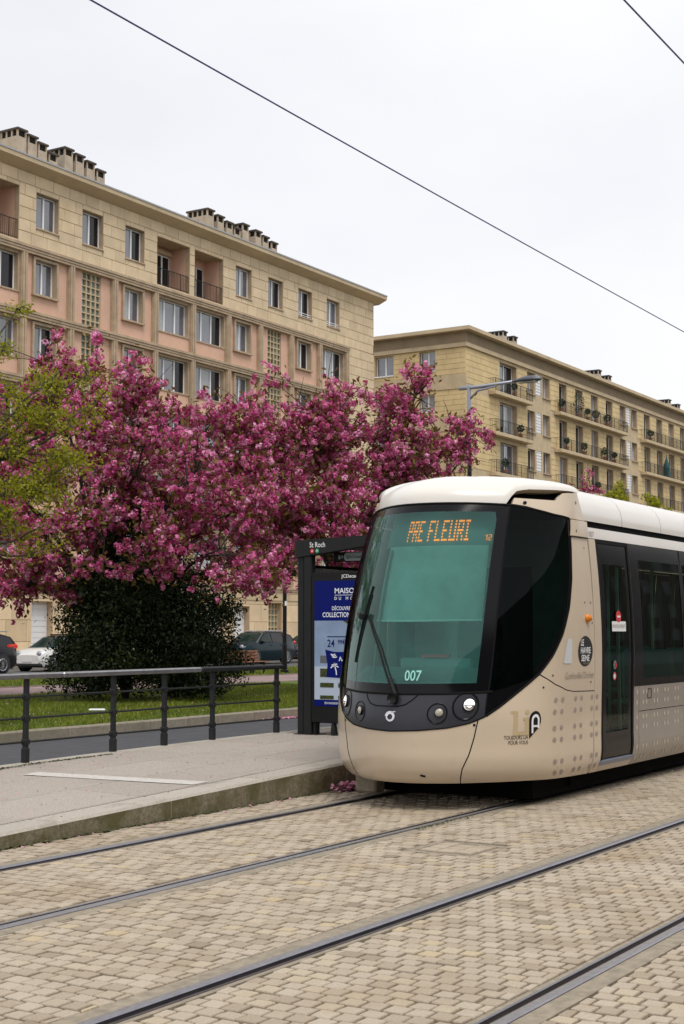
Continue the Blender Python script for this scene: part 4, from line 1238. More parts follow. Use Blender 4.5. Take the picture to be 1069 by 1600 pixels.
for sgn in (1, -1):
    mb = MB(); sh_tube(mb, dense([(sgn * .912, 1.09), (sgn * .925, 1.9), (sgn * .945, 2.895)], 24), .009, -.002); mb.build('pillar_seal', 'rubber', tram)
mb = MB(); sh_tube(mb, dense([(-1.86, 2.785), (-1.47, 2.812), (-1.24, 2.853), (-.94, 2.896)] + outer_t + [(.945, 2.896), (1.24, 2.853), (1.47, 2.812), (1.86, 2.785)], 80), .012, -.001); mb.build('screen_seal', 'rubber', tram)
# cab side windows
REAR = [(1.429, 1.258)] + LOWC[9:]
for sgn in (1, -1):
    G = coons(CABLOW, REAR, [(.945, 2.892), (1.121, 2.872), (1.244, 2.846), (1.481, 2.806), (1.871, 2.773)], [(.918, 1.096), (.928, 1.9), (.945, 2.892)], 30, 40)
    cw = panel('cab_window', G, 'cab_glass' if sgn > 0 else 'far_cab_glass', tram, sign=sgn)
    mb = MB(); sh_tube(mb, [(sgn * a, b) for a, b in dense(LOWC[5:] , 60)], .011, -.001)
    mb.build('cab_window_seal', 'rubber', tram)
    # black printed edge of the pane
    if sgn < 0: continue
    mb = MB(); panel('x', strip_sh([(a - .075, b + (.03 if a < 1.6 else 0)) for a, b in REAR], REAR), None, None, off=.002, sign=sgn, mb=mb); mb.build('window_border', 'tram_black', cw, smooth=True)
# side panels of the cab
for sgn in (1, -1):
    low = coons([(.63, .25), (1.3, .256), (2.0, .246), (2.60, .235)], [(2.60, .235), (2.62, .5), (2.635, 1.06)], [(.836, .838), (.914, .872), (1.034, .950), (1.22, 1.094), (1.429, 1.252), (1.675, 1.152), (1.931, 1.089), (2.084, 1.072), (2.635, 1.060)], SEAM, 46, 26)
    cp = panel('cab_lower_panel', low, 'tram_beige', tram, thick=.02, sign=sgn)
    mb = MB(); sh_tube(mb, [(sgn * a, b) for a, b in dense(SEAM, 14)], .007, -.003); mb.build('panel_seal', 'rubber', cp)
    upp = coons([(1.429, 1.260), (1.675, 1.160), (1.931, 1.096), (2.084, 1.079), (2.635, 1.067)], [(2.635, 1.067), (2.625, 1.7), (2.60, 2.598)], [(1.925, 2.598), (2.60, 2.598)], LOWC[8:13] + [(1.934, 2.495), (1.925, 2.598)], 30, 36)
    cu = panel('cab_side_panel', upp, 'tram_beige', tram, thick=.02, sign=sgn)
    mb = MB(); sh_tube(mb, [(sgn * a, b) for a, b in dense([(1.429, 1.256), (1.675, 1.156), (1.931, 1.0925), (2.084, 1.075), (2.635, 1.0635)], 24)], .0055, -.003); mb.build('panel_seal', 'rubber', cu)
    for (a, b) in ((2.45, 2.50), (2.36, 1.95), (2.55, 1.95), (1.62, 1.24), (1.50, 1.13), (2.53, 1.155), (2.57, 1.745)):
        mb = MB(); disc(mb, sgn * a, b, .011, .010); mb.build('bolt', 'rubber', cu)
    # corner bracket under the roof fairing
    G = rect_sh(1.89, 2.585, 2.61, 2.772); br = panel('corner_bracket', G, 'tram_beige', tram, off=.022, thick=.05, sign=sgn)
    mb = MB(); disc(mb, sgn * 2.08, 2.66, .016, .015, off=.026); mb.build('bolt', 'rubber', br)
    # upper side piece with its raised tail
    etop = [(.975, 2.966), (1.131, 2.962), (1.49, 2.955), (1.535, 3.0), (1.60, 3.036), (1.75, 3.045), (2.30, 3.055)]
    G = coons([(.962, 2.906), (1.121, 2.888), (1.244, 2.862), (1.481, 2.822), (1.871, 2.787), (2.56, 2.782)], [(2.56, 2.782), (2.44, 2.93), (2.30, 3.055)], etop, [(.962, 2.906), (.975, 2.966)], 40, 10)
    ear = panel('roof_side_panel', G, 'tram_beige', tram, off=.004, thick=.06, sign=sgn)
    for (a, b) in ((1.10, 2.918), (2.18, 2.955)):
        mb = MB(); disc(mb, sgn * a, b, .022, .018, off=.009); mb.build('bolt', 'rubber', ear)
    # orange side marker lamp
    mb = MB(); n = 14; t = np.linspace(0, 2 * np.pi, n, endpoint=False)
    rr = [tsurf(sgn * (2.43 + q * .048 * np.cos(t)), 1.792 + q * .036 * np.sin(t), o_) for q, o_ in ((1.25, .002), (1.2, .018), (1.0, .022), (.7, .045), (.2, .052))]
    mb.grid(np.array([np.vstack([r_, r_[:1]]) for r_ in rr]), flip=sgn < 0); mb.poly([tuple(p) for p in rr[-1]]); mb.build('side_marker', 'amber_lens', cu, smooth=True)
    # grey tapered reflector plate
    mb = MB(); mb.poly([tuple(tsurf(sgn * a, b, .004)) for a, b in ((1.80, 1.360), (1.815, 1.35), (1.985, 1.347), (1.997, 1.358), (1.985, 1.575), (1.975, 1.588), (1.875, 1.588), (1.862, 1.578))]); mb.build('grey_plate', 'louvre_grey', cu)
# ---- lettering and marks on the near side
v = []; f = []
def shape(pts):
    n = len(v); v.extend(pts); f.append(tuple(range(n, n + len(pts))))
mb = MB(); disc(mb, 2.362, 1.465, .205, .150, off=.004, n=40); mb.build('round_sticker', 'decal_black', tram)
for i, (tx, hh, sz, s_) in enumerate((('LE', 1.520, .088, 2.215), ('HAVRE', 1.443, .088, 2.215), ('SEINE', 1.366, .088, 2.24))):
    sh_text('lettering', tx, sz, s_, hh, 'decal_white', tram, bold=.016, off=.007, sx=1.05)
sh_text('lettering', 'MÉTROPOLE', .024, 2.30, 1.335, 'decal_grey', tram, off=.007, sx=1.4)
sh_text('lettering', "Gonfreville-l'Orcher", .098, 1.862, 1.196, 'decal_grey', tram, bold=-.005, sx=.92)
# network logo: gold "Li" and a black drop carrying the A
v, f = [], []
def q(a, b, c, d): shape([(a, c), (b, c), (b, d), (a, d)])
q(.025, .075, .0, .225); q(.0, .025, .205, .228); q(.075, .155, .0, .036); q(.155, .200, .0, .165); q(.135, .155, .14, .165); 
n = len(v); t = np.linspace(0, 2 * np.pi, 12, endpoint=False); shape([(.178 + .024 * math.cos(a), .215 + .02 * math.sin(a)) for a in t])
decal('logo_letters', v, f, 1.160, .690, 'decal_gold', tram)
v, f = [], []
t = np.linspace(0, math.pi, 16)
drop = [(.0, -.04), (.0, .135)] + [(.072 - .072 * math.cos(a), .135 + .082 * math.sin(a)) for a in t[1:]] + [(.144, .115), (.128, .075), (.105, .05)]
shape(drop); decal('logo_drop', v, f, 1.362, .695, 'decal_black', tram, off=.004)
v, f = [], []
q(.026, .047, .012, .13); q(.100, .122, .058, .13); q(.047, .100, .068, .086)
a_ = np.linspace(0, math.pi, 12); P_o = [(.074 - .048 * math.cos(a), .13 + .058 * math.sin(a)) for a in a_]; P_i = [(.0735 - .0265 * math.cos(a), .13 + .032 * math.sin(a)) for a in a_]
for i in range(11): shape([P_o[i], P_i[i], P_i[i + 1], P_o[i + 1]])
decal('logo_letter_a', v, f, 1.362, .695, 'decal_white', tram, off=.007)
sh_text('lettering', 'TOUJOURS LiA', .050, 1.350, .655, 'decal_black', tram, align='RIGHT', sx=.78)
sh_text('lettering', 'POUR VOUS', .050, 1.350, .607, 'decal_black', tram, align='RIGHT', sx=.78)
# braille-like dots
def dots(slist, hlist, m, parent):
    mb = MB()
    for h in hlist:
        for s in slist: disc(mb, s + (.0 if h > .35 else 0), h, .033, .025, off=.003, n=12)
    tag(mb.build('dot_pattern', m, parent), kind='stuff')
DH = [1.004, .892, .737, .627, .420, .31]
dots([1.715, 1.853, 2.15, 2.30, 2.575], DH, 'dot_taupe', tram)
dots([2.708], DH, 'dot_taupe', tram)
# "007" on the cantrail, front number and destination
sh_text('lettering', '007', .085, 2.665, 2.625, 'decal_grey', tram, sx=1.2)
sh_text('car_number', '007', .135, .105, 1.202, 'decal_mint', tram, bold=.012, off=.006, sx=.78)
# destination display: board and lit dots behind the glass
mb = MB(); mb.grid(tsurf(*[rect_sh(-.75, .90, 2.545, 2.93)[..., i] for i in (0, 1)], -.16)); brd = mb.build('destination_display', 'led_board', tram, smooth=True)
FONT5 = {'P': '1111 1001 1001 1111 1000 1000 1000', 'R': '1111 1001 1001 1111 1010 1001 1001', 'E': '1111 1000 1000 1110 1000 1000 1111', 'F': '1111 1000 1000 1110 1000 1000 1000',
         'L': '1000 1000 1000 1000 1000 1000 1111', 'U': '1001 1001 1001 1001 1001 1001 1111', 'I': '111 010 010 010 010 010 111', ' ': '00 00 00 00 00 00 00', '1': '01 11 01 01 01 01 01', '2': '111 001 001 111 100 100 111'}
mb = MB()
def led_text(txt, s0, h0, px, py):
    x = 0
    for ch in txt:
        rows = FONT5[ch].split()
        for r_, row in enumerate(rows):
            for c_, bit in enumerate(row):
                if bit == '1':
                    a, b = s0 + (x + c_) * px, h0 + (6 - r_) * py
                    g = .06; mb.poly([tuple(p) for p in tsurf(np.array([a + px * g, a + px * (1 - g), a + px * (1 - g), a + px * g]), np.array([b + py * .2, b + py * .2, b + py * .8, b + py * .8]), -.150)])
        x += len(rows[0]) + 1
led_text('PRE FLEURI', -.235, 2.585, .0178, .0325)
led_text('12', .765, 2.592, .012, .009)
mb.build('destination_letters', 'amber_led', tram)
# sun blind inside the windscreen with its bright bottom bar
mb = MB(); mb.grid(tsurf(*[rect_sh(-.56, .815, 1.80, 2.54)[..., i] for i in (0, 1)], -.14)); bl_ = mb.build('sun_blind', 'blind_fabric', tram, smooth=True)
mb = MB(); sh_tube(mb, [(s, 1.795) for s in np.linspace(-.56, .815, 14)], .010, -.14, 6); mb.build('blind_bar', 'blind_bar', bl_)
mb = MB(); sh_tube(mb, [(-.455, h) for h in np.linspace(1.16, 2.5, 10)], .012, -.12, 6); mb.build('blind_guide', 'dash_grey', bl_)
# dashboard and driver's seat, bulkhead
G = coons([(s, 1.02) for s in np.linspace(-1.0, 1.0, 21)], [(1.0, 1.02), (1.0, 1.22)], [(s, 1.20) for s in np.linspace(-1.0, 1.0, 21)], [(-1.0, 1.02), (-1.0, 1.22)], 21, 4)
P0 = tsurf(G[-1, :, 0], 1.20, -.10); P1 = P0.copy(); P1[:, 0] = np.maximum(P1[:, 0] + .25, TX0 + .75); P1[:, 2] = 1.31; P2 = P1.copy(); P2[:, 0] += .12; P2[:, 2] = 1.0
mb = MB(); mb.grid(np.array([tsurf(G[0, :, 0], 1.0, -.08), P0, P1, P2])); dash = mb.build('dashboard', 'dash_grey', tram)
MB().cbox(TX0 + .78, TX0 + .86, TRK - .20, TRK + .10, 1.40, 1.435, .01).build('red_tray', 'red_paint', dash)
MB().cbox(TX0 + .80, TX0 + .86, TRK - .45, TRK + .35, 1.28, 1.40, .02).build('console', 'dash_grey', dash)
st = MB().cbox(TX0 + 1.75, TX0 + 1.9, TRK - .28, TRK + .22, .95, 1.78, .05).cbox(TX0 + 1.35, TX0 + 1.8, TRK - .27, TRK + .21, .88, 1.0, .04).cbox(TX0 + 1.76, TX0 + 1.86, TRK - .16, TRK + .10, 1.80, 2.02, .04).build('driver_seat', 'tram_inside', tram)
MB().box(TX0 + 2.45, TX0 + 2.5, TRK - 1.08, TRK + 1.08, .36, 3.0).build('bulkhead', 'cab_lining', tram)
MB().box(TX0 + 2.44, TX0 + 2.45, TRK - .35, TRK + .40, .5, 2.35).build('cab_door', 'tram_inside', tram)
MB().box(TX0 + .75, TX0 + 2.4, TRK - .7, TRK + .7, .33, .36).box(TX0 + 2.4, TX0 + TEND, TRK - 1.06, TRK + 1.06, .33, .36).build('floor', 'tram_inside', tram)
MB().box(TX0 + 2.62, TX0 + TEND, TRK - 1.02, TRK + 1.02, 2.62, 2.64).build('ceiling', 'tram_ceiling', tram)
# ---- wiper
wp = MB().lathe([(.05, -.035), (.055, .0), (.04, .02), (.02, .03)], tuple(tsurf(.03, 1.030, .03)), 'x', 16).build('wiper_hub', 'metal_black', tram, smooth=True)
mb = MB(); sh_tube(mb, dense([(.02, 1.03, .04), (-.06, 1.20, .05), (-.22, 1.50, .05), (-.455, 1.80, .045)], 10), .011, 0, 6); sh_tube(mb, dense([(.065, 1.04, .035), (-.02, 1.20, .045), (-.18, 1.50, .045), (-.435, 1.815, .045)], 10), .009, 0, 6)
mb.build('wiper_arm', 'metal_black', tram)
mb = MB(); sh_tube(mb, [(.055, 1.04, .025), (-.03, 1.22, .03)], .016, 0, 6); mb.build('wiper_spring', 'metal_dark', tram)
mb = MB(); sh_tube(mb, dense([(-.64, 1.36, .02), (-.60, 1.62, .02), (-.53, 1.88, .022), (-.46, 2.10, .02)], 14), .016, 0, 6); sh_tube(mb, dense([(-.61, 1.42, .035), (-.50, 1.80, .045), (-.45, 2.02, .03)], 10), .009, 0, 6)
mb.build('wiper_blade', 'rubber', tram)
mb = MB(); mb.cbox(*[q_ for p in zip(tsurf(-.50, 1.80, .05) - .035, tsurf(-.50, 1.80, .05) + .035) for q_ in p], c=.015); mb.build('wiper_joint', 'metal_black', tram)
# ---- roof: one lofted fairing over the cab, then roof segments
def roof_loft(name, svals, hb, ztop, m, sgnrange=True, inset=0.0, spine0=13.25, nk=14):
    """shell from the edge line (s, hb(s)) up and in to the spine"""
    E = np.array([tsurf(s, hb(s), 0.0) for s in svals])
    rows = []
    for k in np.linspace(0, 1, nk):
        kk = k ** 1.0
        th = kk * np.pi / 2
        inn = 1 - math.cos(th); up = math.sin(th)
        inn = inn ** .95; up = up ** .80
        sp = np.stack([np.maximum(E[:, 0], spine0), np.full(len(E), TRK), np.zeros(len(E))], 1)
        Q = E + (sp - E) * inn; Q[:, 2] = E[:, 2] + (ztop - E[:, 2]) * up
        rows.append(Q)
    return np.array(rows)
ht = lambda s: float(np.interp(abs(s), [0, .9, .935, .96, 1.0, 1.12, 1.44, 2.2, 2.7], [2.917, 2.908, 2.96, 3.02, 3.043, 3.062, 3.068, 3.068, 3.06]))
sv = np.concatenate([-np.linspace(2.42, .9, 34), np.linspace(-.88, .88, 45), np.linspace(.9, 2.42, 34)])
P = roof_loft('roof', sv, ht, 3.245, None)
mb = MB(); mb.grid(P)
fair = mb.build('roof_fairing', 'tram_cream', tram, smooth=True)
# turned-in lip and the dark slot behind the side piece
mb = MB(); E0 = P[0]; E1 = np.array([tsurf(s, ht(s) + .004, -.10) for s in sv]); mb.grid(np.array([E1, E0])); mb.build('fairing_lip', 'tram_beige', fair, smooth=True)
for sgn in (1, -1):
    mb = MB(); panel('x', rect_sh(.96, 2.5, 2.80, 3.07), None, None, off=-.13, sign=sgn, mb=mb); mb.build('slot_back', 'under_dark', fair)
# rear roof segments
sv2 = np.linspace(2.46, TEND, 60)
seams = [2.50, 3.70, 4.95, 6.20, 7.45, 8.70]
def roof_seg(a, b, zt=3.20):
    n = 8; S = np.linspace(a, b, n); mb = MB(); rows = []
    half = [(1.0, 2.79), (1.0, 2.86), (.985, 2.95), (.94, 3.04), (.85, 3.115), (.70, 3.165), (.45, 3.19), (.0, zt)]
    yb = abs(float(tsurf(5.0, 2.79)[1]) - TRK) - .012
    prof = [(-y * yb, z) for y, z in half] + [(y * yb, z) for y, z in reversed(half[:-1])]
    x = lambda s: float(tsurf(s, 2.7)[0])
    return mb.grid(np.array([[(x(s), TRK + p[0], p[1]) for p in prof] for s in S]), flip=True)
edges = seams + [9.0] 
for i in range(len(seams) - 1):
    roof_seg(seams[i] + .004, seams[i + 1] - .004).build('roof_panel', 'tram_cream', tram, smooth=True)
x_end1 = 8.75
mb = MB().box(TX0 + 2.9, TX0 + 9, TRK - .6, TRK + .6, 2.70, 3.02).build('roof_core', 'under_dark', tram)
# ---- passenger body side: posts, doors, windows, lower panels; near (+) and platform (-) side
def side(sgn, sec):
    a, b = sec['range']
    par = tram
    panel('cantrail', rect_sh(a, b, 2.612, 2.722), 'tram_cream', par, off=.002, thick=.02, sign=sgn)
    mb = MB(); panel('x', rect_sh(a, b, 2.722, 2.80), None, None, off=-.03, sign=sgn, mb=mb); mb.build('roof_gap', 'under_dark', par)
    for (da, db) in sec['doors']:
        dfr = MB(); panel('x', rect_sh(da, da + .045, .345, 2.606), None, None, off=.0, thick=.03, sign=sgn, mb=dfr); panel('x', rect_sh(db - .045, db, .345, 2.606), None, None, off=0, thick=.03, sign=sgn, mb=dfr)
        panel('x', rect_sh(da + .045, db - .045, 2.57, 2.606), None, None, off=0, thick=.03, sign=sgn, mb=dfr); 
        dfr.build('door_frame', 'rubber', par)
        leafs = [(da + .05, db - .05)] if db - da < 1.1 else [(da + .05, (da + db) / 2 - .006), ((da + db) / 2 + .006, db - .05)]
        for (la, lb) in leafs:
            d = panel('door', rect_sh(la + .09, lb - .09, .62, 2.36), 'side_glass', par, off=-.008, sign=sgn)
            m2 = MB()
            for q_ in ((la, la + .09, .36, 2.565), (lb - .09, lb, .36, 2.565), (la + .09, lb - .09, .36, .62), (la + .09, lb - .09, 2.36, 2.565)): panel('x', rect_sh(*q_), None, None, off=-.008, sign=sgn, mb=m2)
            m2.build('door_border', 'tram_black', d)
            m2 = MB(); m2.tube([tuple(tsurf(sgn * s_, h_, -.07)) for s_, h_ in ((la + .66, .62), (la + .66, 2.36))], .018, 6); m2.build('grab_pole', 'pole_green', d)
        stp = MB(); panel('x', rect_sh(da - .01, db - .02, .305, .345), None, None, off=.018, thick=.05, sign=sgn, mb=stp); stp.build('door_step', 'step_blue', par)
        panel('door_sill', rect_sh(da, db, .235, .30), 'tram_beige', par, thick=.02, sign=sgn)
    for (pa, pb, m) in sec['posts']:
        panel('door_post', rect_sh(pa + .003, pb - .003, .235, 2.606), m, par, thick=.02, sign=sgn)
    for (wa, wb, panes) in sec['windows']:
        m2 = MB()
        G0 = rect_sh(wa, wb, 1.072, 1.15); G1 = rect_sh(wa, wb, 2.44, 2.606)
        panel('x', G0, None, None, off=0, sign=sgn, mb=m2); panel('x', G1, None, None, sign=sgn, mb=m2)
        xs_ = [wa] + list(panes) + [wb]
        for i, xx in enumerate(xs_):
            p, q_ = (xx, xx + .10) if i == 0 else ((xx - .10, xx) if i == len(xs_) - 1 else (xx - .06, xx + .06))
            panel('x', rect_sh(p, q_, 1.15, 2.44), None, None, sign=sgn, mb=m2)
        wd = m2.build('window_band', 'tram_black', par, smooth=True)
        for i in range(len(xs_) - 1):
            p = xs_[i] + (.10 if i == 0 else .06); q_ = xs_[i + 1] - (.10 if i == len(xs_) - 2 else .06)
            panel('window', rect_sh(p, q_, 1.15, 2.44), 'side_glass', wd, off=-.004, sign=sgn)
            m3 = MB(); sh_tube(m3, [(sgn * xs_[i + 1], h) for h in (1.08, 1.8, 2.6)], .005, .002, 5); m3.build('pane_joint', 'rubber', wd)
        panel('lower_panel', rect_sh(wa, wb, .80, 1.066), 'tram_taupe', par, thick=.02, sign=sgn)
        lp = panel('lower_panel', rect_sh(wa, wb, .235, .792), 'tram_taupe', par, thick=.02, sign=sgn)
        mb = MB(); s_ = wa + .12
        while s_ + .2 < wb:
            for h in DH:
                for e in (0, .103): disc(mb, sgn * (s_ + e), h, .022, .027, off=.003, n=10)
            s_ += .352
        tag(mb.build('dot_pattern', 'dot_beige', lp), kind='stuff')
for sgn in (1, -1):
    side(sgn, dict(range=(2.64, 8.72), doors=[(2.84, 3.76)], posts=[(2.642, 2.835, 'tram_beige'), (3.765, 3.92, 'tram_taupe')], windows=[(3.93, 8.70, [5.45, 7.05])]))
mb = MB()
for h in DH: disc(mb, 3.855, h, .022, .027, off=.004, n=10)
tag(mb.build('dot_pattern', 'dot_beige', tram), kind='stuff')
panel('post_head', rect_sh(3.765, 3.925, 1.07, 2.605), 'tram_black', tram, off=.003)
# door stickers
mb = MB(); disc(mb, 3.315, 1.815, .075, .062, off=.004, n=20); sk = mb.build('stop_sticker', 'badge_red', tram)
v, f = [], []; q(-.045, .045, -.01, .01); decal('stop_bar', v, f, 3.315, 1.815, 'decal_white', tram, off=.007)
v, f = [], []; q(-.20, .20, -.075, .03); decal('notice_sticker', v, f, 3.32, 1.735, 'decal_white', tram, off=.0035)
sh_text('lettering', 'MONTÉE INTERDITE', .05, 3.135, 1.697, 'decal_grey', tram, off=.006, sx=.80)
mb = MB(); disc(mb, 3.185, 1.312, .045, .047, off=.004, n=20); mb.build('door_button', 'chrome', tram)
mb = MB(); disc(mb, 3.205, 1.308, .022, .027, off=.007, n=16); mb.build('button_mark', 'badge_red', tram)
mb = MB(); disc(mb, 3.175, 1.195, .045, .042, off=.004, n=20); mb.build('round_notice', 'decal_white', tram)
mb = MB(); n = 20; t = np.linspace(0, 2 * np.pi, n + 1); mb.grid(np.array([tsurf(3.175 + r_ * np.cos(t), 1.195 + r_ * .95 * np.sin(t), .006) for r_ in (.030, .044)]), flip=True); mb.build('notice_ring', 'badge_red', tram)
# small latch on the first lower panel
mb = MB(); sh_tube(mb, [(4.20, 1.03), (4.30, 1.03), (4.31, .93), (4.19, .93), (4.20, 1.03)], .004, .002, 5); mb.build('latch', 'rubber', tram)
# bellows and following cars
def xs_of(s): return float(tsurf(s, 1.5)[0])
def plain_section(sa, sb):
    for sgn in (1, -1):
        side(sgn, dict(range=(sa, sb), doors=[(sa + 1.2, sa + 2.6)], posts=[(sa, sa + 1.195, 'tram_taupe'), (sa + 2.605, sa + 2.75, 'tram_taupe')], windows=[(sa + 2.76, sb, [sa + 4.3])]))
    roof_seg(sa, sb).build('roof_panel', 'tram_cream', tram, smooth=True)
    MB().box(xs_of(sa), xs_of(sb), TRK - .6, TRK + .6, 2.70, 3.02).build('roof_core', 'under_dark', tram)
def bellows(sa, sb):
    mb = MB(); n = 8; rows = []
    for k in range(2 * n + 1):
        s = sa + (sb - sa) * k / (2 * n); w_ = 1.10 if k % 2 else 1.02; x = xs_of(s)
        rows.append([(x, TRK - w_, .3), (x, TRK - w_, 2.95), (x, TRK - w_ + .25, 3.12), (x, TRK + w_ - .25, 3.12), (x, TRK + w_, 2.95), (x, TRK + w_, .3)])
    mb.grid(np.array(rows), flip=True); mb.build('bellows', 'bellows', tram)
bellows(8.72, 9.35); plain_section(9.36, 15.6); bellows(15.62, 16.25); plain_section(16.26, TEND)
xe = xs_of(TEND); MB().box(xe - .05, xe, TRK - 1.1, TRK + 1.1, .3, 3.1).build('end_wall', 'under_dark', tram)
# seats and poles seen through the side windows
for i, s in enumerate(np.arange(4.6, 8.4, 1.55)):
    for y in (-.70, .70):
        x = TX0 + s - .2
        MB().cbox(x, x + .42, TRK + y - .40, TRK + y + .24, .78, .86, .03).cbox(x + .36, x + .44, TRK + y - .40, TRK + y + .24, .86, 1.45, .04).build('seat', 'seat_teal', tram)
for s in (4.4, 5.9, 7.5):
    MB().tube([(TX0 + s, TRK - .45, .36), (TX0 + s, TRK - .45, 2.62)], .017, 8).tube([(TX0 + s + .4, TRK + .5, .36), (TX0 + s + .4, TRK + .5, 2.62)], .017, 8).build('grab_pole', 'pole_green', tram)
# running gear
def bogie(x):
    b_ = MB().box(x - 1.2, x + 1.2, TRK - .95, TRK + .95, .10, .30).build('bogie', 'under_dark', tram)
    for dx in (-.8, .8):
        for y in (-.72, .72): MB().lathe([(.05, -.05), (.29, -.05), (.30, .0), (.27, .05), (.05, .06)], (x + dx, TRK + y, .30), 'y', 20).build('wheel', 'rail_dark', b_)
bogie(TX0 + 3.2); bogie(TX0 + 12.4); bogie(TX0 + 20)
MB().box(TX0 + 1.15, TX0 + TEND, TRK - .92, TRK + .92, .05, .325).build('underframe_shade', 'under_dark', tram)  # box lowered near the ground and blackened to stand in for shade
MB().box(TX0 + 1.5, TX0 + 1.58, TRK - .8, TRK + .8, .08, .30).build('lifeguard', 'under_dark', tram)
MB().cbox(TX0 + .78, TX0 + .98, TRK + .62, TRK + .86, .05, .27, .02).build('sand_box', 'rail_filler', tram)
# ---------------------------------------------------------------- street furniture
# railing along the back of the platform
FY = 11.0
fence = thing('railing', (11.4, FY, .27), 'dark metal railing with a broad pale handrail along the back of the tram platform', 'railing')
POSTS = [8.6, 10.0, 11.39, 12.80, 13.73, 14.69, 16.12]
bz = lambda x: plat_h(x, FY)
for x in POSTS:
    z = bz(x)
    if x > 16: pass
    p = MB().cbox(x - .026, x + .026, FY - .026, FY + .026, z + .12, 1.155, .006)
    o = p.build('post', 'metal_dark', fence)
    MB().cbox(x - .034, x + .034, FY - .034, FY + .034, z - .005, z + .15, .006).build('post_sleeve', 'metal_dark', o)
    for zz in (.965, .738, .487): MB().cbox(x - .036, x + .036, FY - .034, FY + .034, zz - .028, zz + .028, .004).build('clamp', 'metal_dark', o)
xs_ = [5.0] + POSTS[1:] 
MB().cbox(5.0, 11.9, FY - .062, FY + .062, 1.155, 1.215, .016).build('handrail', 'hand_rail', fence)
MB().cbox(11.905, 14.4, FY - .062, FY + .062, 1.155, 1.214, .016).build('handrail', 'hand_rail', fence)
MB().cbox(14.405, 16.22, FY - .062, FY + .062, 1.152, 1.213, .016).build('handrail', 'metal_dark', fence)
for zz in (.965, .738, .487):
    MB().tube([(5.0, FY, zz), (16.2, FY, zz)], .0125, 6).build('rod', 'metal_dark', fence)
# ---- tram stop shelter
SX = 16.08
sh = thing('tram_shelter', (SX, 10.5, .30), 'charcoal tram stop shelter with an advertising panel and St Roch written on its roof edge', 'tram shelter')
zb = .29
pst = MB().cbox(SX - .02, SX + .10, 10.41, 10.53, zb, 2.66, .012).cbox(SX + .0, SX + .16, 10.535, 10.64, zb, 2.66, .012).build('end_post', 'shelter_grey', sh)
MB().cbox(SX - .06, SX + .20, 10.30, 10.66, zb - .01, zb + .02, .006).build('base_plate', 'shelter_grey', pst)
SLEN = 6.0
# roof: tapering end fascia, deep at the back, thin towards the track
def fascia(x0, x1):
    pr = [(10.66, 2.868), (9.55, 2.906), (8.75, 2.93), (8.75, 2.87), (9.30, 2.80), (10.43, 2.665), (10.66, 2.64)]
    mb = MB(); mb.poly([(x0, y, z) for y, z in pr]); mb.poly([(x1, y, z) for y, z in reversed(pr)])
    for i in range(len(pr)):
        a, b = pr[i], pr[(i + 1) % len(pr)]; mb.poly([(x0, *b), (x0, *a), (x1, *a), (x1, *b)])
    return mb
rf = fascia(SX - .03, SX + .14).build('roof_fascia', 'shelter_grey', sh)
mb = MB(); mb.grid(np.array([[(x, y, z) for y, z in ((10.60, 2.80), (8.75, 2.875), (8.75, 2.925), (9.55, 2.90), (10.60, 2.865))] for x in (SX + .14, SX + SLEN)])); mb.build('roof', 'shelter_grey', sh)
fascia(SX + SLEN, SX + SLEN + .15).build('roof_fascia', 'shelter_grey', sh)
MB().cbox(SX + SLEN, SX + SLEN + .12, 10.41, 10.64, zb, 2.66, .01).build('end_post', 'shelter_grey', sh)
for k in range(4):
    x0 = SX + .22 + k * (SLEN - .2) / 4; MB().box(x0, x0 + SLEN / 4 - .08, 10.56, 10.572, .55, 2.55).build('glass_panel', 'shelter_glass', sh)
    MB().box(x0 + SLEN / 4 - .075, x0 + SLEN / 4 - .035, 10.54, 10.60, zb, 2.66).build('mullion', 'shelter_grey', sh)
bn = MB().cbox(SX + 2.2, SX + 4.2, 10.0, 10.4, .72, .76, .01); bn.build('bench_seat', 'shelter_grey', sh)
for x in (SX + 2.4, SX + 4.0): MB().box(x, x + .06, 10.15, 10.3, .28, .72).build('bench_leg', 'shelter_grey', sh)
flat_text('lettering', 'St Roch', .098, (SX - .034, 10.427, 2.770), (0, -1, 0), (0, 0, 1), 'decal_white', rf, bold=.012, sx=.80)
for k, (m, ch) in enumerate((('badge_red', 'A'), ('badge_green', 'B'))):
    yc = 10.385 - k * .078; mb = MB(); t = np.linspace(0, 2 * np.pi, 16, endpoint=False)
    mb.poly([(SX - .0335, yc - .031 * math.cos(a), 2.722 + .031 * math.sin(a)) for a in t]); b_ = mb.build('line_badge', m, rf)
    flat_text('lettering', ch, .045, (SX - .036, yc, 2.706), (0, -1, 0), (0, 0, 1), 'decal_white', rf, align='CENTER', bold=.01)
# hanging sign under the roof
hs = MB().cbox(SX + .30, SX + .34, 9.66, 10.27, 2.585, 2.715, .012).build('hanging_sign', 'shelter_grey', sh)
mb = MB(); t1 = np.linspace(-np.pi / 2, np.pi / 2, 10)
pts = [(9.72 - .045 * math.cos(a), 2.65 + .055 * math.sin(a)) for a in t1] + [(10.05 + .045 * math.cos(a), 2.65 - .055 * math.sin(a)) for a in t1]
mb.poly([(SX + .297, y, z) for y, z in pts]); mb.build('sign_plate', 'sign_pale', hs)
flat_text('lettering', 'Eglise St Joseph', .062, (SX + .294, 10.055, 2.628), (0, -1, 0), (0, 0, 1), 'metal_black', hs, sx=.62)
for y in (10.0, 9.8): MB().tube([(SX + .32, y, 2.71), (SX + .32, y, 2.83)], .008, 6).build('hanger', 'shelter_grey', hs)
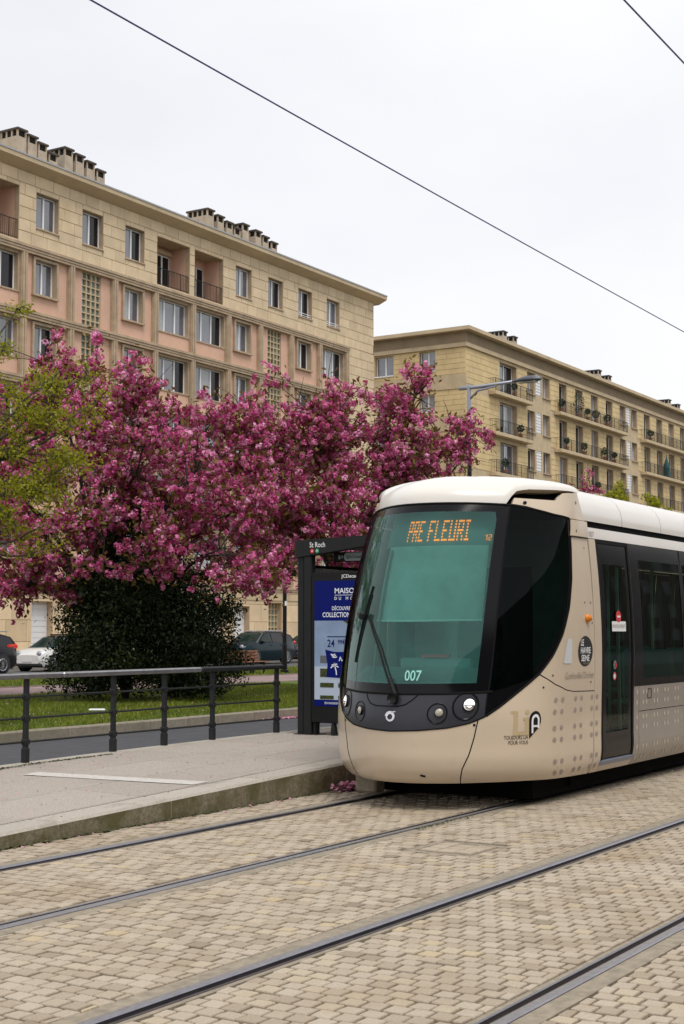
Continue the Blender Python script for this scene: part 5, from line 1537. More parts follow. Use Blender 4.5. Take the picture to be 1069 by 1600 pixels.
# pictogram: three small pale marks beside the plate
mb = MB(); mb.poly([(SX + .297, 10.18, 2.62), (SX + .297, 10.15, 2.62), (SX + .297, 10.15, 2.67), (SX + .297, 10.18, 2.67)]); mb.poly([(SX + .297, 10.13, 2.625), (SX + .297, 10.105, 2.65), (SX + .297, 10.13, 2.675)]); mb.build('pictogram', 'sign_pale', hs)
# advertising panel
pf = MB().cbox(SX - .02, SX + .16, 8.98, 10.407, .46, 2.435, .012).build('advert_case', 'metal_black', sh)
MB().box(SX + .02, SX + .12, 10.36, 10.40, .29, .462).box(SX + .05, SX + .12, 9.3, 9.38, .29, .462).build('case_leg', 'shelter_grey', pf)
for (y) in (10.08, 9.25): MB().lathe([(.045, 0), (.045, .1), (.03, .175)], (SX + .03, y, .288), 'z', 10).build('case_foot', 'shelter_grey', pf)
PX_ = SX - .0235
def py_(a): return 10.352 - a          # a = metres from the poster's left edge
poster = MB().poly([(PX_, py_(0), .68), (PX_, py_(1.2), .68), (PX_, py_(1.2), 2.322), (PX_, py_(0), 2.322)]).build('poster', 'poster_white', sh)
def pr(name, m, pts, k=1): return MB().poly([(PX_ - .0012 * k, py_(a), z) for a, z in pts]).build(name, m, poster)
pr('blue_band', 'poster_blue', [(0, 1.797), (1.2, 1.797), (1.2, 2.322), (0, 2.322)])
pr('blue_foot', 'poster_blue', [(0, .68), (1.2, .68), (1.2, .765), (0, .765)])
pr('picture_sky', 'poster_sky', [(0, 1.2), (1.2, 1.2), (1.2, 1.797), (0, 1.797)])
pr('picture_corner', 'poster_green', [(.44, 1.797), (.58, 1.72), (1.2, 1.60), (1.2, 1.797)], 2)
mb = MB()
for a0, a1, z0, z1 in ((.09, .30, 1.06, 1.17), (.72, 1.16, 1.06, 1.17), (.09, .30, .925, .985), (.37, .56, .925, .985), (.63, .82, .925, .985), (.9, 1.1, .925, .985), (.09, .30, .772, .82), (.37, .56, .772, .82), (.63, .82, .772, .82), (.9, 1.1, .772, .82)):
    mb.poly([(PX_ - .0024, py_(a), z) for a, z in ((a0, z0), (a1, z0), (a1, z1), (a0, z1))])
mb.build('picture_foliage', 'poster_green', poster)
pr('picture_shadow', 'bin_grey', [(.09, 1.24), (.25, 1.24), (.25, 1.34), (.09, 1.34)], 2)
pr('picture_cushion', 'poster_blue', [(.17, 1.42), (.30, 1.39), (.55, 1.39), (.68, 1.42), (.665, 1.22), (.68, 1.06), (.43, 1.05), (.19, 1.06), (.205, 1.22)], 3)
mb = MB()
def ptube(pts, w_):
    for (a, z), (b, y) in zip(pts[:-1], pts[1:]):
        d = math.hypot(b - a, y - z) + 1e-9; nx, nz_ = -(y - z) / d * w_, (b - a) / d * w_
        mb.poly([(PX_ - .0050, py_(a - nx), z - nz_), (PX_ - .0050, py_(b - nx), y - nz_), (PX_ - .0050, py_(b + nx), y + nz_), (PX_ - .0050, py_(a + nx), z + nz_)])
_pt0 = ptube
def ptube(pts, w_): _pt0([(a - .075, z) for a, z in pts], w_)
ptube([(.42, 1.09), (.415, 1.14), (.395, 1.20)], .008)
for e in ((.33, 1.18), (.345, 1.215), (.385, 1.235), (.43, 1.225), (.45, 1.19)): ptube([(.395, 1.20), ((.395 + e[0]) / 2, max(1.205, e[1] + .012)), e], .007)
for k in range(3): ptube([(.33 + .012 * k, 1.36 - .018 * k), (.37 + .01 * k, 1.352 - .018 * k), (.40 + .014 * k, 1.362 - .018 * k)], .006)
for pts in (((.46, 1.27), (.48, 1.33), (.50, 1.27), (.53, 1.30)), ((.53, 1.30), (.56, 1.26), (.60, 1.31), (.64, 1.27)), ((.54, 1.14), (.57, 1.20), (.59, 1.13), (.62, 1.19), (.66, 1.14))): ptube(pts, .006)
tag(mb.build('cushion_print', 'poster_text', poster), kind='stuff')
tx = lambda s, size, a, z, al='CENTER', b=.0, m='poster_text', sx=1., sp=1.: flat_text('lettering', s, size, (PX_ - .003, py_(a), z), (0, -1, 0), (0, 0, 1), m, poster, bold=b, align=al, sx=sx, space=sp)
tx('MAISONS', .098, .31, 2.155, 'LEFT', b=.016, sx=1.05)
pr('rule', 'poster_text', [(.315, 2.128), (.80, 2.128), (.80, 2.134), (.315, 2.134)], 2)
tx('DU MONDE', .056, .31, 2.07, 'LEFT', b=.014, sx=1.0, sp=1.9)
tx('DÉCOUVREZ LA', .070, .27, 1.935, 'LEFT', b=.012, sx=.80)
tx('COLLECTION ÉTÉ', .088, .125, 1.845, 'LEFT', b=.016, sx=.80)
tx('24', .135, .20, 1.455, 'LEFT', .016, 'poster_navy', sx=.85)
tx('99€', .085, .36, 1.490, 'LEFT', .012, 'poster_navy', sx=.85)
pr('rule', 'poster_navy', [(.20, 1.582), (.62, 1.582), (.62, 1.594), (.20, 1.594)], 3)
tx('EN MAGASIN', .042, .16, .708, 'LEFT', .006, sx=.9)
flat_text('lettering', 'JCDecaux', .062, (SX - .0235, 10.352 - .42, 2.358), (0, -1, 0), (0, 0, 1), 'decal_white', pf, bold=.012, sx=1.1)
# ---- street lamp with a long arm over the tracks
LX, LY = 33.9, 17.0
sl = thing('street_lamp', (LX, LY, .15), 'tall street lamp with a pale grey arm reaching over the tram roof', 'street lamp')
MB().lathe([(.11, 0), (.11, .6), (.085, .65), (.075, 3.4)], (LX, LY, .15), 'z', 14).build('base', 'metal_black', sl)
MB().lathe([(.062, 0), (.058, 3.6), (.06, 3.61)], (LX, LY, 3.55), 'z', 14).build('lower_pole', 'metal_dark', sl)
MB().lathe([(.062, 0), (.055, 1.0), (.05, 1.04)], (LX, LY, 7.12), 'z', 14).build('upper_pole', 'lamp_grey', sl)
ar = MB().tube([(LX, LY + .28, 8.08), (LX, LY - .3, 8.08), (LX, LY - 1.5, 8.14)], [.055, .05, .035], 10).tube([(LX, LY, 7.75), (LX, LY - .25, 7.98), (LX, LY - .8, 8.06)], .03, 8).build('arm', 'lamp_grey', sl, smooth=True)
mb = MB(); pts = [(0, .03, .03), (.15, .10, .05), (.40, .17, .10), (.62, .16, .095), (.78, .08, .05), (.84, .02, .015)]
rows = []
for d, wd, hh in pts:
    t = np.linspace(0, 2 * np.pi, 17); rows.append([(LX + wd * math.cos(a), LY - 1.25 - d, 8.13 + (hh * 1.1 * math.sin(a) if math.sin(a) > 0 else hh * .7 * math.sin(a))) for a in t])
mb.grid(np.array(rows), flip=True); mb.build('lamp_head', 'lamp_head', sl, smooth=True)
MB().box(LX - .10, LX + .10, LY - 1.95, LY - 1.45, 8.065, 8.085).build('lamp_glass', 'fog_lens', sl)
# thin black lamp post on the lawn
PXp, PYp = 43.0, 29.0
lp = thing('lamp_post', (PXp, PYp, .15), 'slim black lamp post on the lawn in front of the teal car', 'lamp post')
MB().lathe([(.16, 0), (.16, .10), (.10, .13), (.09, 1.0), (.075, 1.05), (.068, 4.6)], (PXp, PYp, .15), 'z', 12).build('pole', 'metal_black', lp)
MB().lathe([(.03, 0), (.16, .1), (.2, .45), (.24, .5), (.05, .65)], (PXp, PYp, 4.72), 'z', 14).build('lantern', 'metal_black', lp)
MB().box(PXp - .10, PXp + .02, PYp - .078, PYp - .070, 2.55, 2.72).build('sticker', 'decal_white', lp)
# bench on the far lawn
BX, BY = 41.0, 29.5
bn = thing('park_bench', (BX, BY, .155), 'wooden slatted park bench half hidden by the dark bush', 'bench')
for k in range(4): MB().cbox(BX - 1.0, BX + 1.1, BY - .03 + .018 * k, BY + .005 + .018 * k, .57 + k * .105, .655 + k * .105, .01).build('backrest_slat', 'bench_wood', bn)
for k in range(3): MB().cbox(BX - 1.0, BX + 1.1, BY - .46 + k * .14, BY - .345 + k * .14, .56, .595, .01).build('seat_slat', 'bench_wood', bn)
for x in (BX - .75, BX + .05, BX + .85):
    MB().box(x, x + .05, BY - .42, BY - .36, .155, .56).box(x, x + .05, BY - .36, BY + .06, .52, .558).box(x, x + .05, BY + .03, BY + .10, .155, .98).build('leg', 'metal_black', bn)
# white litter on the near lawn
lt = tag(MB().cbox(20.06, 20.36, 17.72, 17.80, .20, .245, .018).build('litter', 'litter_white', None, (20.2, 17.76, .155)), 'flat white piece of litter lying on the lawn behind the railing', 'litter')
lt.rotation_euler = (0, 0, R(-55)) 
# overhead contact wires
for (y, lab) in ((TRK, 'long overhead wire above the near front of the tram, crossing the whole sky'), (TRK2, 'short stretch of overhead wire in the top right corner')):
    mb = MB(); z0 = 5.99
    mb.tube([(x, y + .02 * math.sin(x * .05), min(6.3, 6.074 + .00028 * (x - 24) ** 2)) for x in np.linspace(-25, 110, 55)], .0072, 6)
    tag(mb.build('overhead_wire', 'wire_steel', None, (14, y, z0)), lab, 'wire', 'overhead tram wires')
# ---------------------------------------------------------------- parked cars (nose towards -X)
def car(x, y, L_, W_, H_, paint, label, kind='hatch', grp='cars parked along the far street', blackroof=False, tail=False):
    t = thing('parked_car', (x + L_ / 2, y, 0), label, 'car', grp)
    w = W_ / 2; gz = .18
    # stations along the length: (fraction, belt height, half width, roof height or None, roof half width)
    belt = H_ * .62
    if kind == 'suv': st = [(0, .50, .80), (.02, .56, .88), (.08, .635, .95), (.25, .665, 1), (.5, .675, 1), (.75, .70, 1), (.93, .72, .97), (.985, .66, .90), (1, .55, .85)]; roof = [(.24, .67), (.40, .965), (.52, 1.0), (.78, .985), (.93, .90), (.975, .72)]
    else: st = [(0, .44, .72), (.02, .52, .84), (.08, .60, .93), (.22, .645, 1), (.5, .65, 1), (.75, .67, 1), (.92, .68, .95), (.985, .62, .86), (1, .5, .80)]; roof = [(.22, .65), (.42, .96), (.55, 1.0), (.78, .965), (.93, .82), (.97, .70)]
    rows = []
    for f, zb, wf in st:
        X = x + f * L_; b = zb * H_; ww = w * wf
        low = gz + (.10 if f < .03 or f > .97 else 0)
        half = [(ww * .90, low), (ww * .985, low + .14), (ww, b * .62), (ww * .985, b - .10), (ww * .93, b - .015), (ww * .80, b + .012), (0, b + .03)]
        rows.append([(X, y - a, z) for a, z in half] + [(X, y + a, z) for a, z in reversed(half[:-1])])
    mb = MB(); mb.grid(np.array(rows), flip=True); mb.poly(rows[0]); mb.poly(rows[-1][::-1])
    body = mb.build('body', paint, t, smooth=True); body.data.set_sharp_from_angle(angle=R(38))
    # greenhouse
    P = []
    for f, z in roof:
        X = x + f * L_; zz = z * H_; r_ = (z - .66) / .34; ww = w * (.94 - .22 * max(0, r_))
        base = [w * .93, H_ * .655]
        P.append((X, ww, zz))
    mb = MB(); rows = [[(X, y - ww, zz - .02), (X, y - ww * .9, zz), (X, y, zz + .025), (X, y + ww * .9, zz), (X, y + ww, zz - .02)] for X, ww, zz in P[1:-1]]
    mb.grid(np.array(rows), flip=True); rfo = mb.build('roof', 'car_black' if blackroof else paint, t, smooth=True)
    # pillars and glass on both sides: side glass as a polygon under the roof line
    zb = H_ * .655
    for sg in (-1, 1):
        pts = [(P[0][0] + .05, y + sg * w * .945, zb)] + [(X, y + sg * ww, zz - .03) for X, ww, zz in P[1:-1]] + [(P[-1][0] - .03, y + sg * w * .945, zb)]
        mb = MB(); mb.poly(pts if sg < 0 else pts[::-1]); fr = mb.build('window_frame', 'metal_black', t)
        xs_ = [P[1][0] - .45, x + L_ * .52, x + L_ * .75, P[-2][0] + .02]
        def top(X): return float(np.interp(X, [p[0] for p in P], [p[2] for p in P])) - .075
        def wid(X): return float(np.interp(X, [p[0] for p in P], [p[1] for p in P]))
        for i in range(3):
            a, b = xs_[i] + .035, xs_[i + 1] - .035
            q_ = []
            for X, zt in ((a, zb + .03), (b, zb + .03), (b, max(zb + .05, top(b))), ((a + b) / 2, top((a + b) / 2)), (a, max(zb + .05, top(a)))):
                k = (zt - zb) / max(.05, top(X) + .075 - zb); q_.append((X, y + sg * (w * .945 + (wid(X) - w * .945) * max(0, min(1, k)) + .012), zt))
            MB().poly(q_ if sg < 0 else q_[::-1]).build('side_window', 'car_glass' if i == 0 else 'window_dark', fr)
        MB().cbox(P[0][0] + .28, P[0][0] + .46, y + sg * (w + .02) - .08, y + sg * (w + .02) + .08, zb - .02, zb + .12, .03).build('mirror', paint, t)
        for k in range(2): MB().box(x + L_ * (.46 + .21 * k), x + L_ * (.46 + .21 * k) + .18, y + sg * w * 1.0 - .012, y + sg * w * 1.0 + .012, zb - .13, zb - .09).build('handle', paint if paint != 'car_white' else 'chrome', body)
    def pane(i, j, m, nm, ins):
        (Xa, wa, za), (Xb, wb, zb_) = P[i], P[j]
        if nm == 'windscreen': wa = w * .86
        else: wb = w * .86
        n = .012
        mb = MB(); rows = []
        for u in (.06, .94):
            X = Xa + (Xb - Xa) * u; Z = za + (zb_ - za) * u; ww = (wa + (wb - wa) * u) * .93
            dx = -.03 if nm == 'windscreen' else .03
            rows.append([(X + dx, y - ww, Z), (X + dx - (.05 if nm == 'windscreen' else -.05), y, Z + .025), (X + dx, y + ww, Z)])
        mb.grid(np.array(rows), flip=True); return mb.build(nm, m, t, smooth=True)
    for a, b, nm in ((0, 1, 'windscreen'), (len(P) - 2, len(P) - 1, 'rear_window')):
        (Xa, wa, za), (Xb, wb, zc) = P[a], P[b]
        mb = MB(); mb.poly([(Xa, y - wa, za - .02), (Xa, y + wa, za - .02), (Xb, y + wb, zc - .02), (Xb, y - wb, zc - .02)]); mb.build('pillar_frame', 'metal_black' if nm == 'rear_window' else 'tram_inside', t)
        pane(a, b, 'window_dark' if nm == 'rear_window' else 'car_glass', nm, .1)
    # wheels in dark arches
    for fx in (.19, .80):
        for sg in (-1, 1):
            X = x + fx * L_; yy = y + sg * (w - .10); r_ = .325 if kind != 'suv' else .345
            MB().lathe([(.05, 0), (r_ + .07, 0), (r_ + .07, .005)], (X, y + sg * (w * 1.0 + .004) - (0 if sg < 0 else .005), r_ + .02), 'y', 24).build('wheel_arch', 'car_plastic', body)
            wh = MB().lathe([(r_ * .68, -.115), (r_ * .96, -.11), (r_, -.07), (r_, .07), (r_ * .96, .11), (r_ * .68, .115)], (X, yy, r_), 'y', 24).build('wheel', 'tyre', t, smooth=True)
            rim = MB().lathe([(r_ * .70, 0), (r_ * .66, sg * .012), (r_ * .60, 0)], (X, yy + sg * .125, r_), 'y', 24)
            for k in range(10):
                a = k * math.pi / 5; rim.bar((X, yy + sg * .128, r_), (X + math.cos(a) * r_ * .66, yy + sg * .128, r_ + math.sin(a) * r_ * .66), .035, .015)
            rim.build('rim', 'alloy', wh)
    # bumpers, lamps, plates
    MB().cbox(x - .015, x + .20, y - w * .80, y + w * .80, .22, .36, .04).cbox(x + L_ - .2, x + L_ + .012, y - w * .84, y + w * .84, .26, .42, .04).build('bumper', 'car_plastic', t)
    for sg in (-1, 1):
        z0 = st[1][1] * H_ * .97; mb = MB().lathe([(.0, -.05), (.07, -.045), (.115, -.015), (.125, .03)], (x + .055, y + sg * w * .66, z0 - .02), 'x', 16); mb.build('headlight', 'lamp_grey', t, smooth=True)
        MB().lathe([(.0, -.04), (.05, -.03), (.065, .02)], (x + .035, y + sg * w * .62, z0 - .25), 'x', 14).build('fog_light', 'lamp_grey', t)
        q_ = MB(); X = x + L_
        q_.cbox(X - .30, X + .005, y + sg * w * .80 - .13, y + sg * w * .80 + .13 if sg > 0 else y + sg * w * .80 + .13, belt - .02, belt + .14, .05)
        q_.build('tail_light', 'tail_red', t)
        if tail:
            m2 = MB(); yy = y + sg * (w * .985 + .004); m2.poly([(X - .72, yy, belt + .06), (X - .10, yy - sg * .06, belt - .04), (X - .03, yy - sg * .10, belt + .06), (X - .12, yy - sg * .06, belt + .16), (X - .60, yy, belt + .13)]); m2.build('tail_light', 'tail_red', t)
    MB().box(x - .022, x - .012, y - .26, y + .26, .40, .51).build('number_plate', 'decal_white', t)
    for k in range(2): MB().cbox(P[2][0] - .2, P[-2][0], y + (-1, 1)[k] * w * .62 - .015, y + (-1, 1)[k] * w * .62 + .015, P[2][2] + .005, P[2][2] + .05, .01).build('roof_rail', 'alloy' if kind == 'suv' else 'metal_black', t)
    MB().box(x + .25, x + L_ - .25, y - w * .9, y + w * .9, .17, .30).build('floor', 'car_plastic', t)
    return t
CY_ = 41.6
car(36.95, CY_ - .2, 4.55, 1.84, 1.60, 'car_black', 'black car with a red tail lamp at the left end of the parked row', 'suv', tail=True)
car(43.1, CY_, 3.75, 1.70, 1.47, 'car_white', 'small white car with round headlamps facing the black car', 'hatch', blackroof=True)
car(52.1, CY_ + .2, 4.1, 1.75, 1.44, 'car_grey', 'grey car showing only its roof above the dark bush', 'hatch')
car(57.0, CY_, 4.45, 1.84, 1.62, 'car_teal', 'dark teal crossover car behind the park bench', 'suv')
car(62.5, CY_ + .3, 4.1, 1.75, 1.47, 'car_grey', 'dark car just showing between the teal car and the tram shelter', 'hatch')
# ---------------------------------------------------------------- trees and bushes
def unit(n, g):
    d = g.normal(size=(n, 3)); return d / np.linalg.norm(d, axis=1, keepdims=True)
def bez(p0, p1, p2, n):
    t = np.linspace(0, 1, n)[:, None]; return (1 - t) ** 2 * p0 + 2 * t * (1 - t) * p1 + t * t * p2
def limbs(mb, base, fork, lobes, g, r0, nseg=9, per=3):
    """trunk to fork, limbs to the lobes, returns nodes for twigs"""
    nodes = []
    for (c, r) in lobes:
        c = np.array(c); r = np.array(r)
        for k in range(per):
            end = c + unit(1, g)[0] * r * g.uniform(.15, .75)
            mid = fork + (end - fork) * .45 + np.array([0, 0, g.uniform(.1, .6)]) + g.normal(0, .2, 3)
            pts = bez(fork, mid, end, nseg) + np.vstack([np.zeros(3), g.normal(0, .05, (nseg - 1, 3))])
            rad = np.linspace(r0 * .42, r0 * .07, nseg)
            mb.tube(pts, list(rad), 6)
            for i in range(2, nseg): nodes.append(pts[i])
    return np.array(nodes)
def flower_mass(cent, g, n_pet, rad, size, tone):
    """round clusters of petals"""
    N = len(cent); d = g.normal(size=(N, n_pet, 3)); d /= np.linalg.norm(d, axis=2, keepdims=True)
    rr = rad * g.uniform(.7, 1.3, (N, 1, 1)) * (.78 + .22 * g.uniform(0, 1, (N, n_pet, 1)))
    p = cent[:, None] + d * rr
    nrm = d + g.normal(0, .45, d.shape); u = np.cross(nrm, g.normal(size=d.shape)); u /= np.linalg.norm(u, axis=2, keepdims=True) + 1e-9
    v = np.cross(nrm, u); v /= np.linalg.norm(v, axis=2, keepdims=True) + 1e-9
    s = (size * g.uniform(.7, 1.3, (N, n_pet)))[..., None]
    V = np.stack([p - u * s, p - v * s * .8, p + u * s, p + v * s * .8], 2)
    T = np.clip(tone[:, None] + g.normal(0, .16, (N, n_pet)), 0, 1)
    return V.reshape(-1, 3), T.ravel()
def cherry(base, fork, lobes, label, seed, ntip, npomp, low=1.6, spray=.5):
    g = np.random.default_rng(seed); base = np.array(base, float); fork = np.array(fork, float)
    t = thing('cherry_tree', tuple(base), label, 'tree', 'pink cherry trees on the lawn')
    mb = MB(); mb.tube([base + [0, 0, -.1], base + [.02, .02, .35], base * .5 + fork * .5 + [.06, -.05, 0], fork], [.27, .21, .18, .17], 10)
    nodes = limbs(mb, fork, fork, [l[:2] for l in lobes], g, .22)
    vol = np.array([np.prod(l[1]) * (l[2] if len(l) > 2 else 1) ** 1.34 for l in lobes]) ** .75; lobes = [l[:2] for l in lobes]; pick = g.choice(len(lobes), ntip, p=vol / vol.sum())
    C_ = np.array([c for c, r in lobes])[pick]; R_ = np.array([r for c, r in lobes])[pick]
    d = unit(ntip, g); tip = C_ + d * R_ * (g.uniform(.25, 1, (ntip, 1)) ** .5)
    top = np.clip(d[:, 2], 0, 1)
    tip[:, 2] += top * g.gamma(1.2, .22, ntip) * spray * 3.0; tip[:, :2] += d[:, :2] * (g.gamma(1.0, .16, ntip) * (1 - top))[:, None]
    tip[:, 2] = np.maximum(tip[:, 2], low + g.uniform(0, .8, ntip))
    pom = []; tw = MB()
    for i in range(ntip):
        k = np.argmin(((nodes - tip[i]) ** 2).sum(1) * g.uniform(.5, 1.5, len(nodes)))
        a = nodes[k]; L_ = np.linalg.norm(tip[i] - a)
        if L_ > 2.2: a = tip[i] + (a - tip[i]) * (2.2 / L_)
        mid = (a + tip[i]) / 2 + g.normal(0, .12, 3) + [0, 0, .12]
        P = bez(a, mid, tip[i], 7)
        tw.tube(P, list(np.linspace(.016, .004, 7)), 4, cap=False)
        m = max(3, int(npomp * (.5 + min(1, L_ / 1.6)))); tt = g.uniform(.12, 1.02, m) ** .8
        Q = np.stack([np.interp(tt, np.linspace(0, 1, 7), P[:, j]) for j in range(3)], 1)
        pom.append(Q + g.normal(0, .07, (m, 3)) - [0, 0, .04])
    pom = np.vstack(pom)
    # natural gaps: thin the flowers where a slow noise is low
    nz_ = np.sin(pom[:, 0] * 2.3 + 1.1 * np.sin(pom[:, 2] * 1.9)) + np.sin(pom[:, 1] * 2.7 + pom[:, 2] * 2.1) + g.normal(0, .55, len(pom))
    pom = pom[nz_ > -.62]
    trunk = mb.build('trunk', 'bark', t, smooth=True)
    tag(tw.build('twigs', 'bark', t), kind='stuff')
    V, T = flower_mass(pom, g, 20, .070, .033, np.clip(g.normal(.52, .24, len(pom)), 0, 1))
    tag(link('blossoms', fast_mesh('blossoms', V, quads=np.arange(len(V)).reshape(-1, 4), m='blossom', tone=T, org=ORG[t.name]), t), kind='stuff')
    lp = np.repeat(pom, 3, 0)[g.uniform(0, 1, 3 * len(pom)) < .85]; lp = lp + g.normal(0, .12, lp.shape)
    V, F = leaf_quads(lp, .072, g, .42)
    tag(link('leaves', fast_mesh('leaves', V, quads=F, m='bronze_leaf', tone=g.uniform(0, 1, len(F)), org=ORG[t.name]), t), kind='stuff')
    return t
def P3(px, py, depth):
    """helper used while laying out the crown: a point of the garden strip given in camera yaw terms"""
    f = 2250.; X = Vector((math.cos(R(YAW)), math.sin(R(YAW)), 0)); Rr = Vector((math.sin(R(YAW)), -math.cos(R(YAW)), 0))
    cp, sp = math.cos(R(PITCH)), math.sin(R(PITCH))
    u = (px - 534.5) / f; v = (800 - py) / f
    dz = sp + v * cp; df = cp - v * sp; k = depth / df
    p = X * (df * k) + Rr * (u * k); return np.array([p.x, p.y, CAM_H + dz * k])
# crown lobes: centre and radii in metres
def lobe(px, py, dep, rx, ry, rz, wt=1.0): return (P3(px, py, dep), (rx, ry, rz), wt)
l1 = [lobe(385, 760, 32, 1.3, 1.3, 1.2), lobe(395, 690, 33, 1.2, 1.3, .9), lobe(70, 760, 31.5, 1.9, 1.7, 1.9), lobe(50, 890, 30.5, 1.7, 1.5, 1.0), lobe(170, 700, 32, 1.9, 1.8, 1.7), lobe(250, 740, 30.5, 1.8, 1.6, 1.7), lobe(330, 790, 30.5, 1.7, 1.6, 1.6), lobe(365, 890, 29.8, 1.1, 1.2, .85),
      lobe(120, 620, 33, 1.5, 1.6, 1.0), lobe(-40, 700, 32, 1.8, 1.8, 1.8), lobe(210, 640, 33, 1.3, 1.4, 1.0), lobe(340, 690, 33, 1.3, 1.5, 1.0), lobe(150, 840, 30.2, 1.4, 1.2, .95, .6), lobe(265, 870, 29.8, 1.2, 1.0, .6, .35), lobe(-30, 860, 31, 1.6, 1.5, 1.3)]
cherry((25.7, 22.6, .15), (25.7, 22.3, 2.0), l1, 'broad pink cherry tree spreading over the dark bush', 5, 800, 13, low=1.95)
l2 = [lobe(430, 690, 34.5, 1.6, 1.6, 1.3), lobe(520, 690, 35, 1.7, 1.6, 1.4), lobe(600, 710, 35, 1.5, 1.5, 1.3), lobe(440, 800, 33, 1.4, 1.4, 1.3), lobe(540, 800, 34, 1.8, 1.6, 1.4), lobe(640, 622, 35.5, .9, 1.0, .95, .8), lobe(705, 680, 36, .85, 1.0, .7, .6), lobe(410, 890, 32, .95, 1.2, .8), lobe(690, 720, 36, 1.2, 1.2, .6), lobe(530, 860, 33, 1.2, 1.2, .6), lobe(600, 790, 35, 1.3, 1.3, 1.0)]
cherry((30.0, 17.6, .15), (30.4, 18.6, 2.4), l2, 'pink cherry tree rising behind the shelter and the tram front', 9, 640, 13, low=2.3)
# dark evergreen bush under the first cherry
def bush(base, lobes, label, seed, n, leaf, m):
    g = np.random.default_rng(seed); t = thing('evergreen_bush', base, label, 'bush')
    lobes = [l[:2] for l in lobes]; mb = MB()
    for k in range(7):
        e = np.array(base) + [g.normal(0, .6), g.normal(0, .5), g.uniform(1.6, 3.2)]; mb.tube(bez(np.array(base, float), (np.array(base) + e) / 2 + g.normal(0, .2, 3), e, 6), list(np.linspace(.07, .02, 6)), 6)
    mb.build('stems', 'bark', t)
    lobes = lobes + [(np.array(c) + unit(1, g)[0] * np.array(r) * .95, np.array([1, 1, .8]) * g.uniform(.28, .55)) for c, r in lobes for _ in range(4)]
    vol = np.array([np.prod(r) for c, r in lobes]) ** .7; pick = g.choice(len(lobes), n // 9, p=vol / vol.sum())
    C_ = np.array([c for c, r in lobes])[pick]; R_ = np.array([r for c, r in lobes])[pick]
    ctr = C_ + unit(len(pick), g) * R_ * (g.uniform(.12, 1.06, (len(pick), 1)) ** .45)
    keep = ctr[:, 2] > .2; ctr = ctr[keep]
    p = np.repeat(ctr, 9, 0) + g.normal(0, .085, (len(ctr) * 9, 3)); p[:, 2] = np.maximum(p[:, 2], .17)
    V, F = leaf_quads(p, leaf, g, .42)
    lt = g.normal(0, .18, len(lobes))
    T = np.clip(np.repeat(g.normal(.34, .18, len(ctr)) + lt[pick][keep], 9) + g.normal(0, .15, len(p)), 0, 1)
    tag(link('foliage', fast_mesh('foliage', V, quads=F, m=m, tone=T, org=ORG[t.name]), t), kind='stuff'); return t
lb = [lobe(225, 1000, 32.0, 1.45, 1.5, 1.15), lobe(225, 930, 32.4, 1.5, 1.4, 1.2), lobe(130, 1050, 30.8, .72, .9, .6), lobe(320, 1040, 31.2, 1.0, 1.0, .62), lobe(215, 850, 32.4, .8, 1.0, 1.3), lobe(180, 980, 31, 1.2, 1.3, 1.2), lobe(280, 970, 31, 1.1, 1.3, 1.1)]
bush((24.6, 20.8, .15), lb, 'tall dark evergreen bush under the pink cherry tree', 21, 95000, .044, 'evergreen_leaf')
# yellow-green tree at the left edge
def leafy(base, fork, lobes, label, seed, n, leaf, m, name='young_tree', grp=None, ntw=160, trunk=.16, bark='bark_green'):
    g = np.random.default_rng(seed); base = np.array(base, float); fork = np.array(fork, float)
    t = thing(name, tuple(base), label, 'tree', grp)
    mb = MB(); mb.tube([base + [0, 0, -.1], base + [.01, 0, .3], (base + fork) / 2, fork], [trunk * 1.25, trunk, trunk * .9, trunk * .8], 8)
    lobes = [l[:2] for l in lobes]; nodes = limbs(mb, fork, fork, lobes, g, trunk, per=2)
    vol = np.array([np.prod(r) for c, r in lobes]) ** .75; pick = g.choice(len(lobes), ntw, p=vol / vol.sum())
    C_ = np.array([c for c, r in lobes])[pick]; R_ = np.array([r for c, r in lobes])[pick]
    d = unit(ntw, g); tip = C_ + d * R_ * (g.uniform(.2, 1, (ntw, 1)) ** .5); tw = MB(); pts = []
    for i in range(ntw):
        k = np.argmin(((nodes - tip[i]) ** 2).sum(1)); a = nodes[k]
        P = bez(a, (a + tip[i]) / 2 + g.normal(0, .1, 3), tip[i], 6); tw.tube(P, list(np.linspace(.014, .003, 6)), 4, cap=False)
        q_ = n // ntw; tt = g.uniform(.15, 1.02, q_); pts.append(np.stack([np.interp(tt, np.linspace(0, 1, 6), P[:, j]) for j in range(3)], 1) + g.normal(0, .10, (q_, 3)) * [1, 1, .55])
    p = np.vstack(pts)
    mb.build('trunk', bark, t, smooth=True); tag(tw.build('twigs', bark, t), kind='stuff')
    V, F = leaf_quads(p, leaf, g, .5)
    tag(link('leaves', fast_mesh('leaves', V, quads=F, m=m, tone=np.clip(g.normal(.5, .22, len(F)), 0, 1), org=ORG[t.name]), t), kind='stuff')
    return t
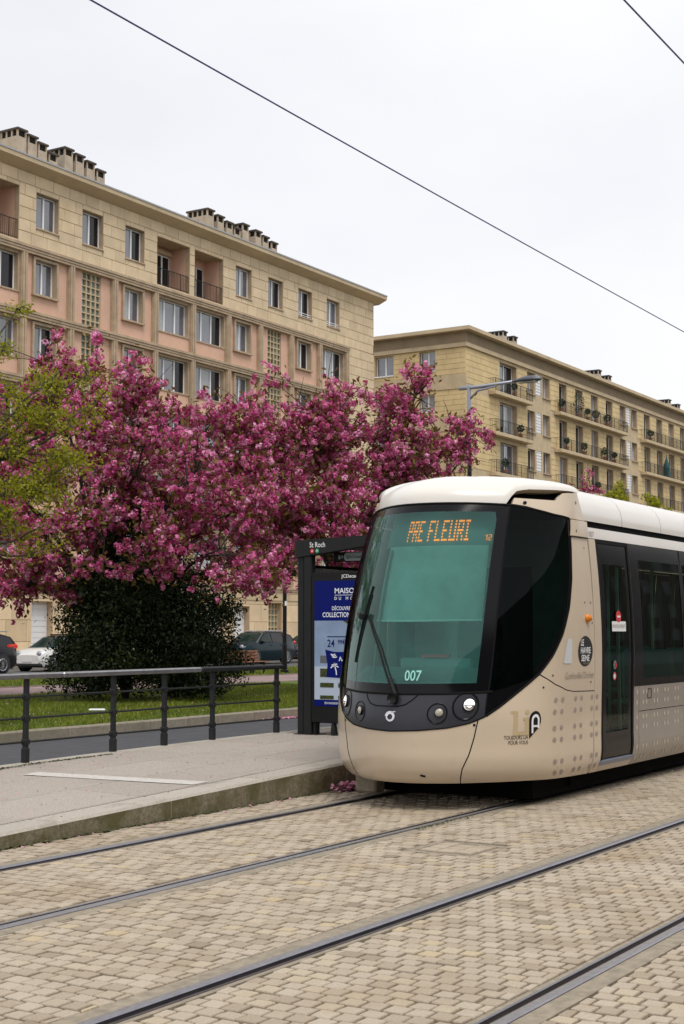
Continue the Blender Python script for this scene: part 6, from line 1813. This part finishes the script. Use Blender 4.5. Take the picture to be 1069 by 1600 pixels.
lg = [lobe(-60, 640, 22, 1.2, 1.2, 1.0), lobe(50, 620, 22.3, .75, .8, .55), lobe(20, 740, 22, 1.1, 1.1, .45), lobe(110, 600, 22.5, .62, .8, .42), lobe(60, 800, 22, .85, .9, .35), lobe(-30, 530, 22, .55, .7, .5), lobe(15, 490, 22, .28, .4, .35), lobe(110, 730, 22.3, .6, .7, .26), lobe(-80, 780, 22, 1.1, 1.1, .7), lobe(150, 640, 22.6, .35, .5, .22), lobe(70, 710, 22.2, .8, .8, .3), lobe(40, 770, 22, .8, .9, .3), lobe(30, 850, 22, .8, .9, .25), lobe(90, 660, 22.3, .7, .8, .3)]
b0 = P3(-150, 1090, 22)
leafy((b0[0], b0[1], .15), P3(-135, 820, 22), lg, 'yellow green tree with fresh small leaves reaching in from the left edge', 31, 12500, .034, 'spring_leaf', ntw=300, trunk=.13)
# young street trees in front of the second block, tips above the tram roof
for i, (px, py, dep, r, lab) in enumerate(((840, 790, 62, 1.1, 'young green street tree peeping over the tram roof, nearest to the tram front'), (965, 790, 66, 1.1, 'young green street tree in the middle above the tram roof'), (1020, 805, 72, 1.3, 'young green street tree furthest along the tram roof'))):
    c = P3(px, py, dep); leafy((c[0], c[1], .1), c + [0, 0, -1.6], [(c + [0, 0, -.2], (r, r, 1.0)), (c + [.3, .2, .6], (r * .6, r * .6, .7)), (c + [-.5, -.2, .2], (r * .6, r * .6, .6))], lab, 50 + i, 1500, .10, 'spring_leaf', name='street_tree', grp='young street trees behind the tram', ntw=46, trunk=.08)
c = P3(905, 775, 58); g_ = cherry((c[0], c[1], .12), c + [0, 0, -1.5], [(c + [0, 0, -.3], (1.0, 1.0, .8)), (c + [.2, -.5, .25], (.5, .5, .6))], 'small pink cherry tree behind the tram roof', 77, 40, 6, low=2.0, spray=.3)
# unseen building added across the tracks to darken the reflections in the tram windows
ob = thing('apartment_building', (40, -26, 0), 'plain grey building across the tracks, mirrored in the tram side windows', 'building')
MB().box(-30, 130, -38, -26, 0, 15).build('wall', 'dark_concrete', ob)
mb = MB()
for i in range(40):
    for k in range(4): mb.box(-28 + i * 3.9, -26.4 + i * 3.9, -26.02, -25.97, 1.2 + k * 3.5, 3.2 + k * 3.5)
tag(mb.build('windows', 'window_dark', ob), kind='stuff')
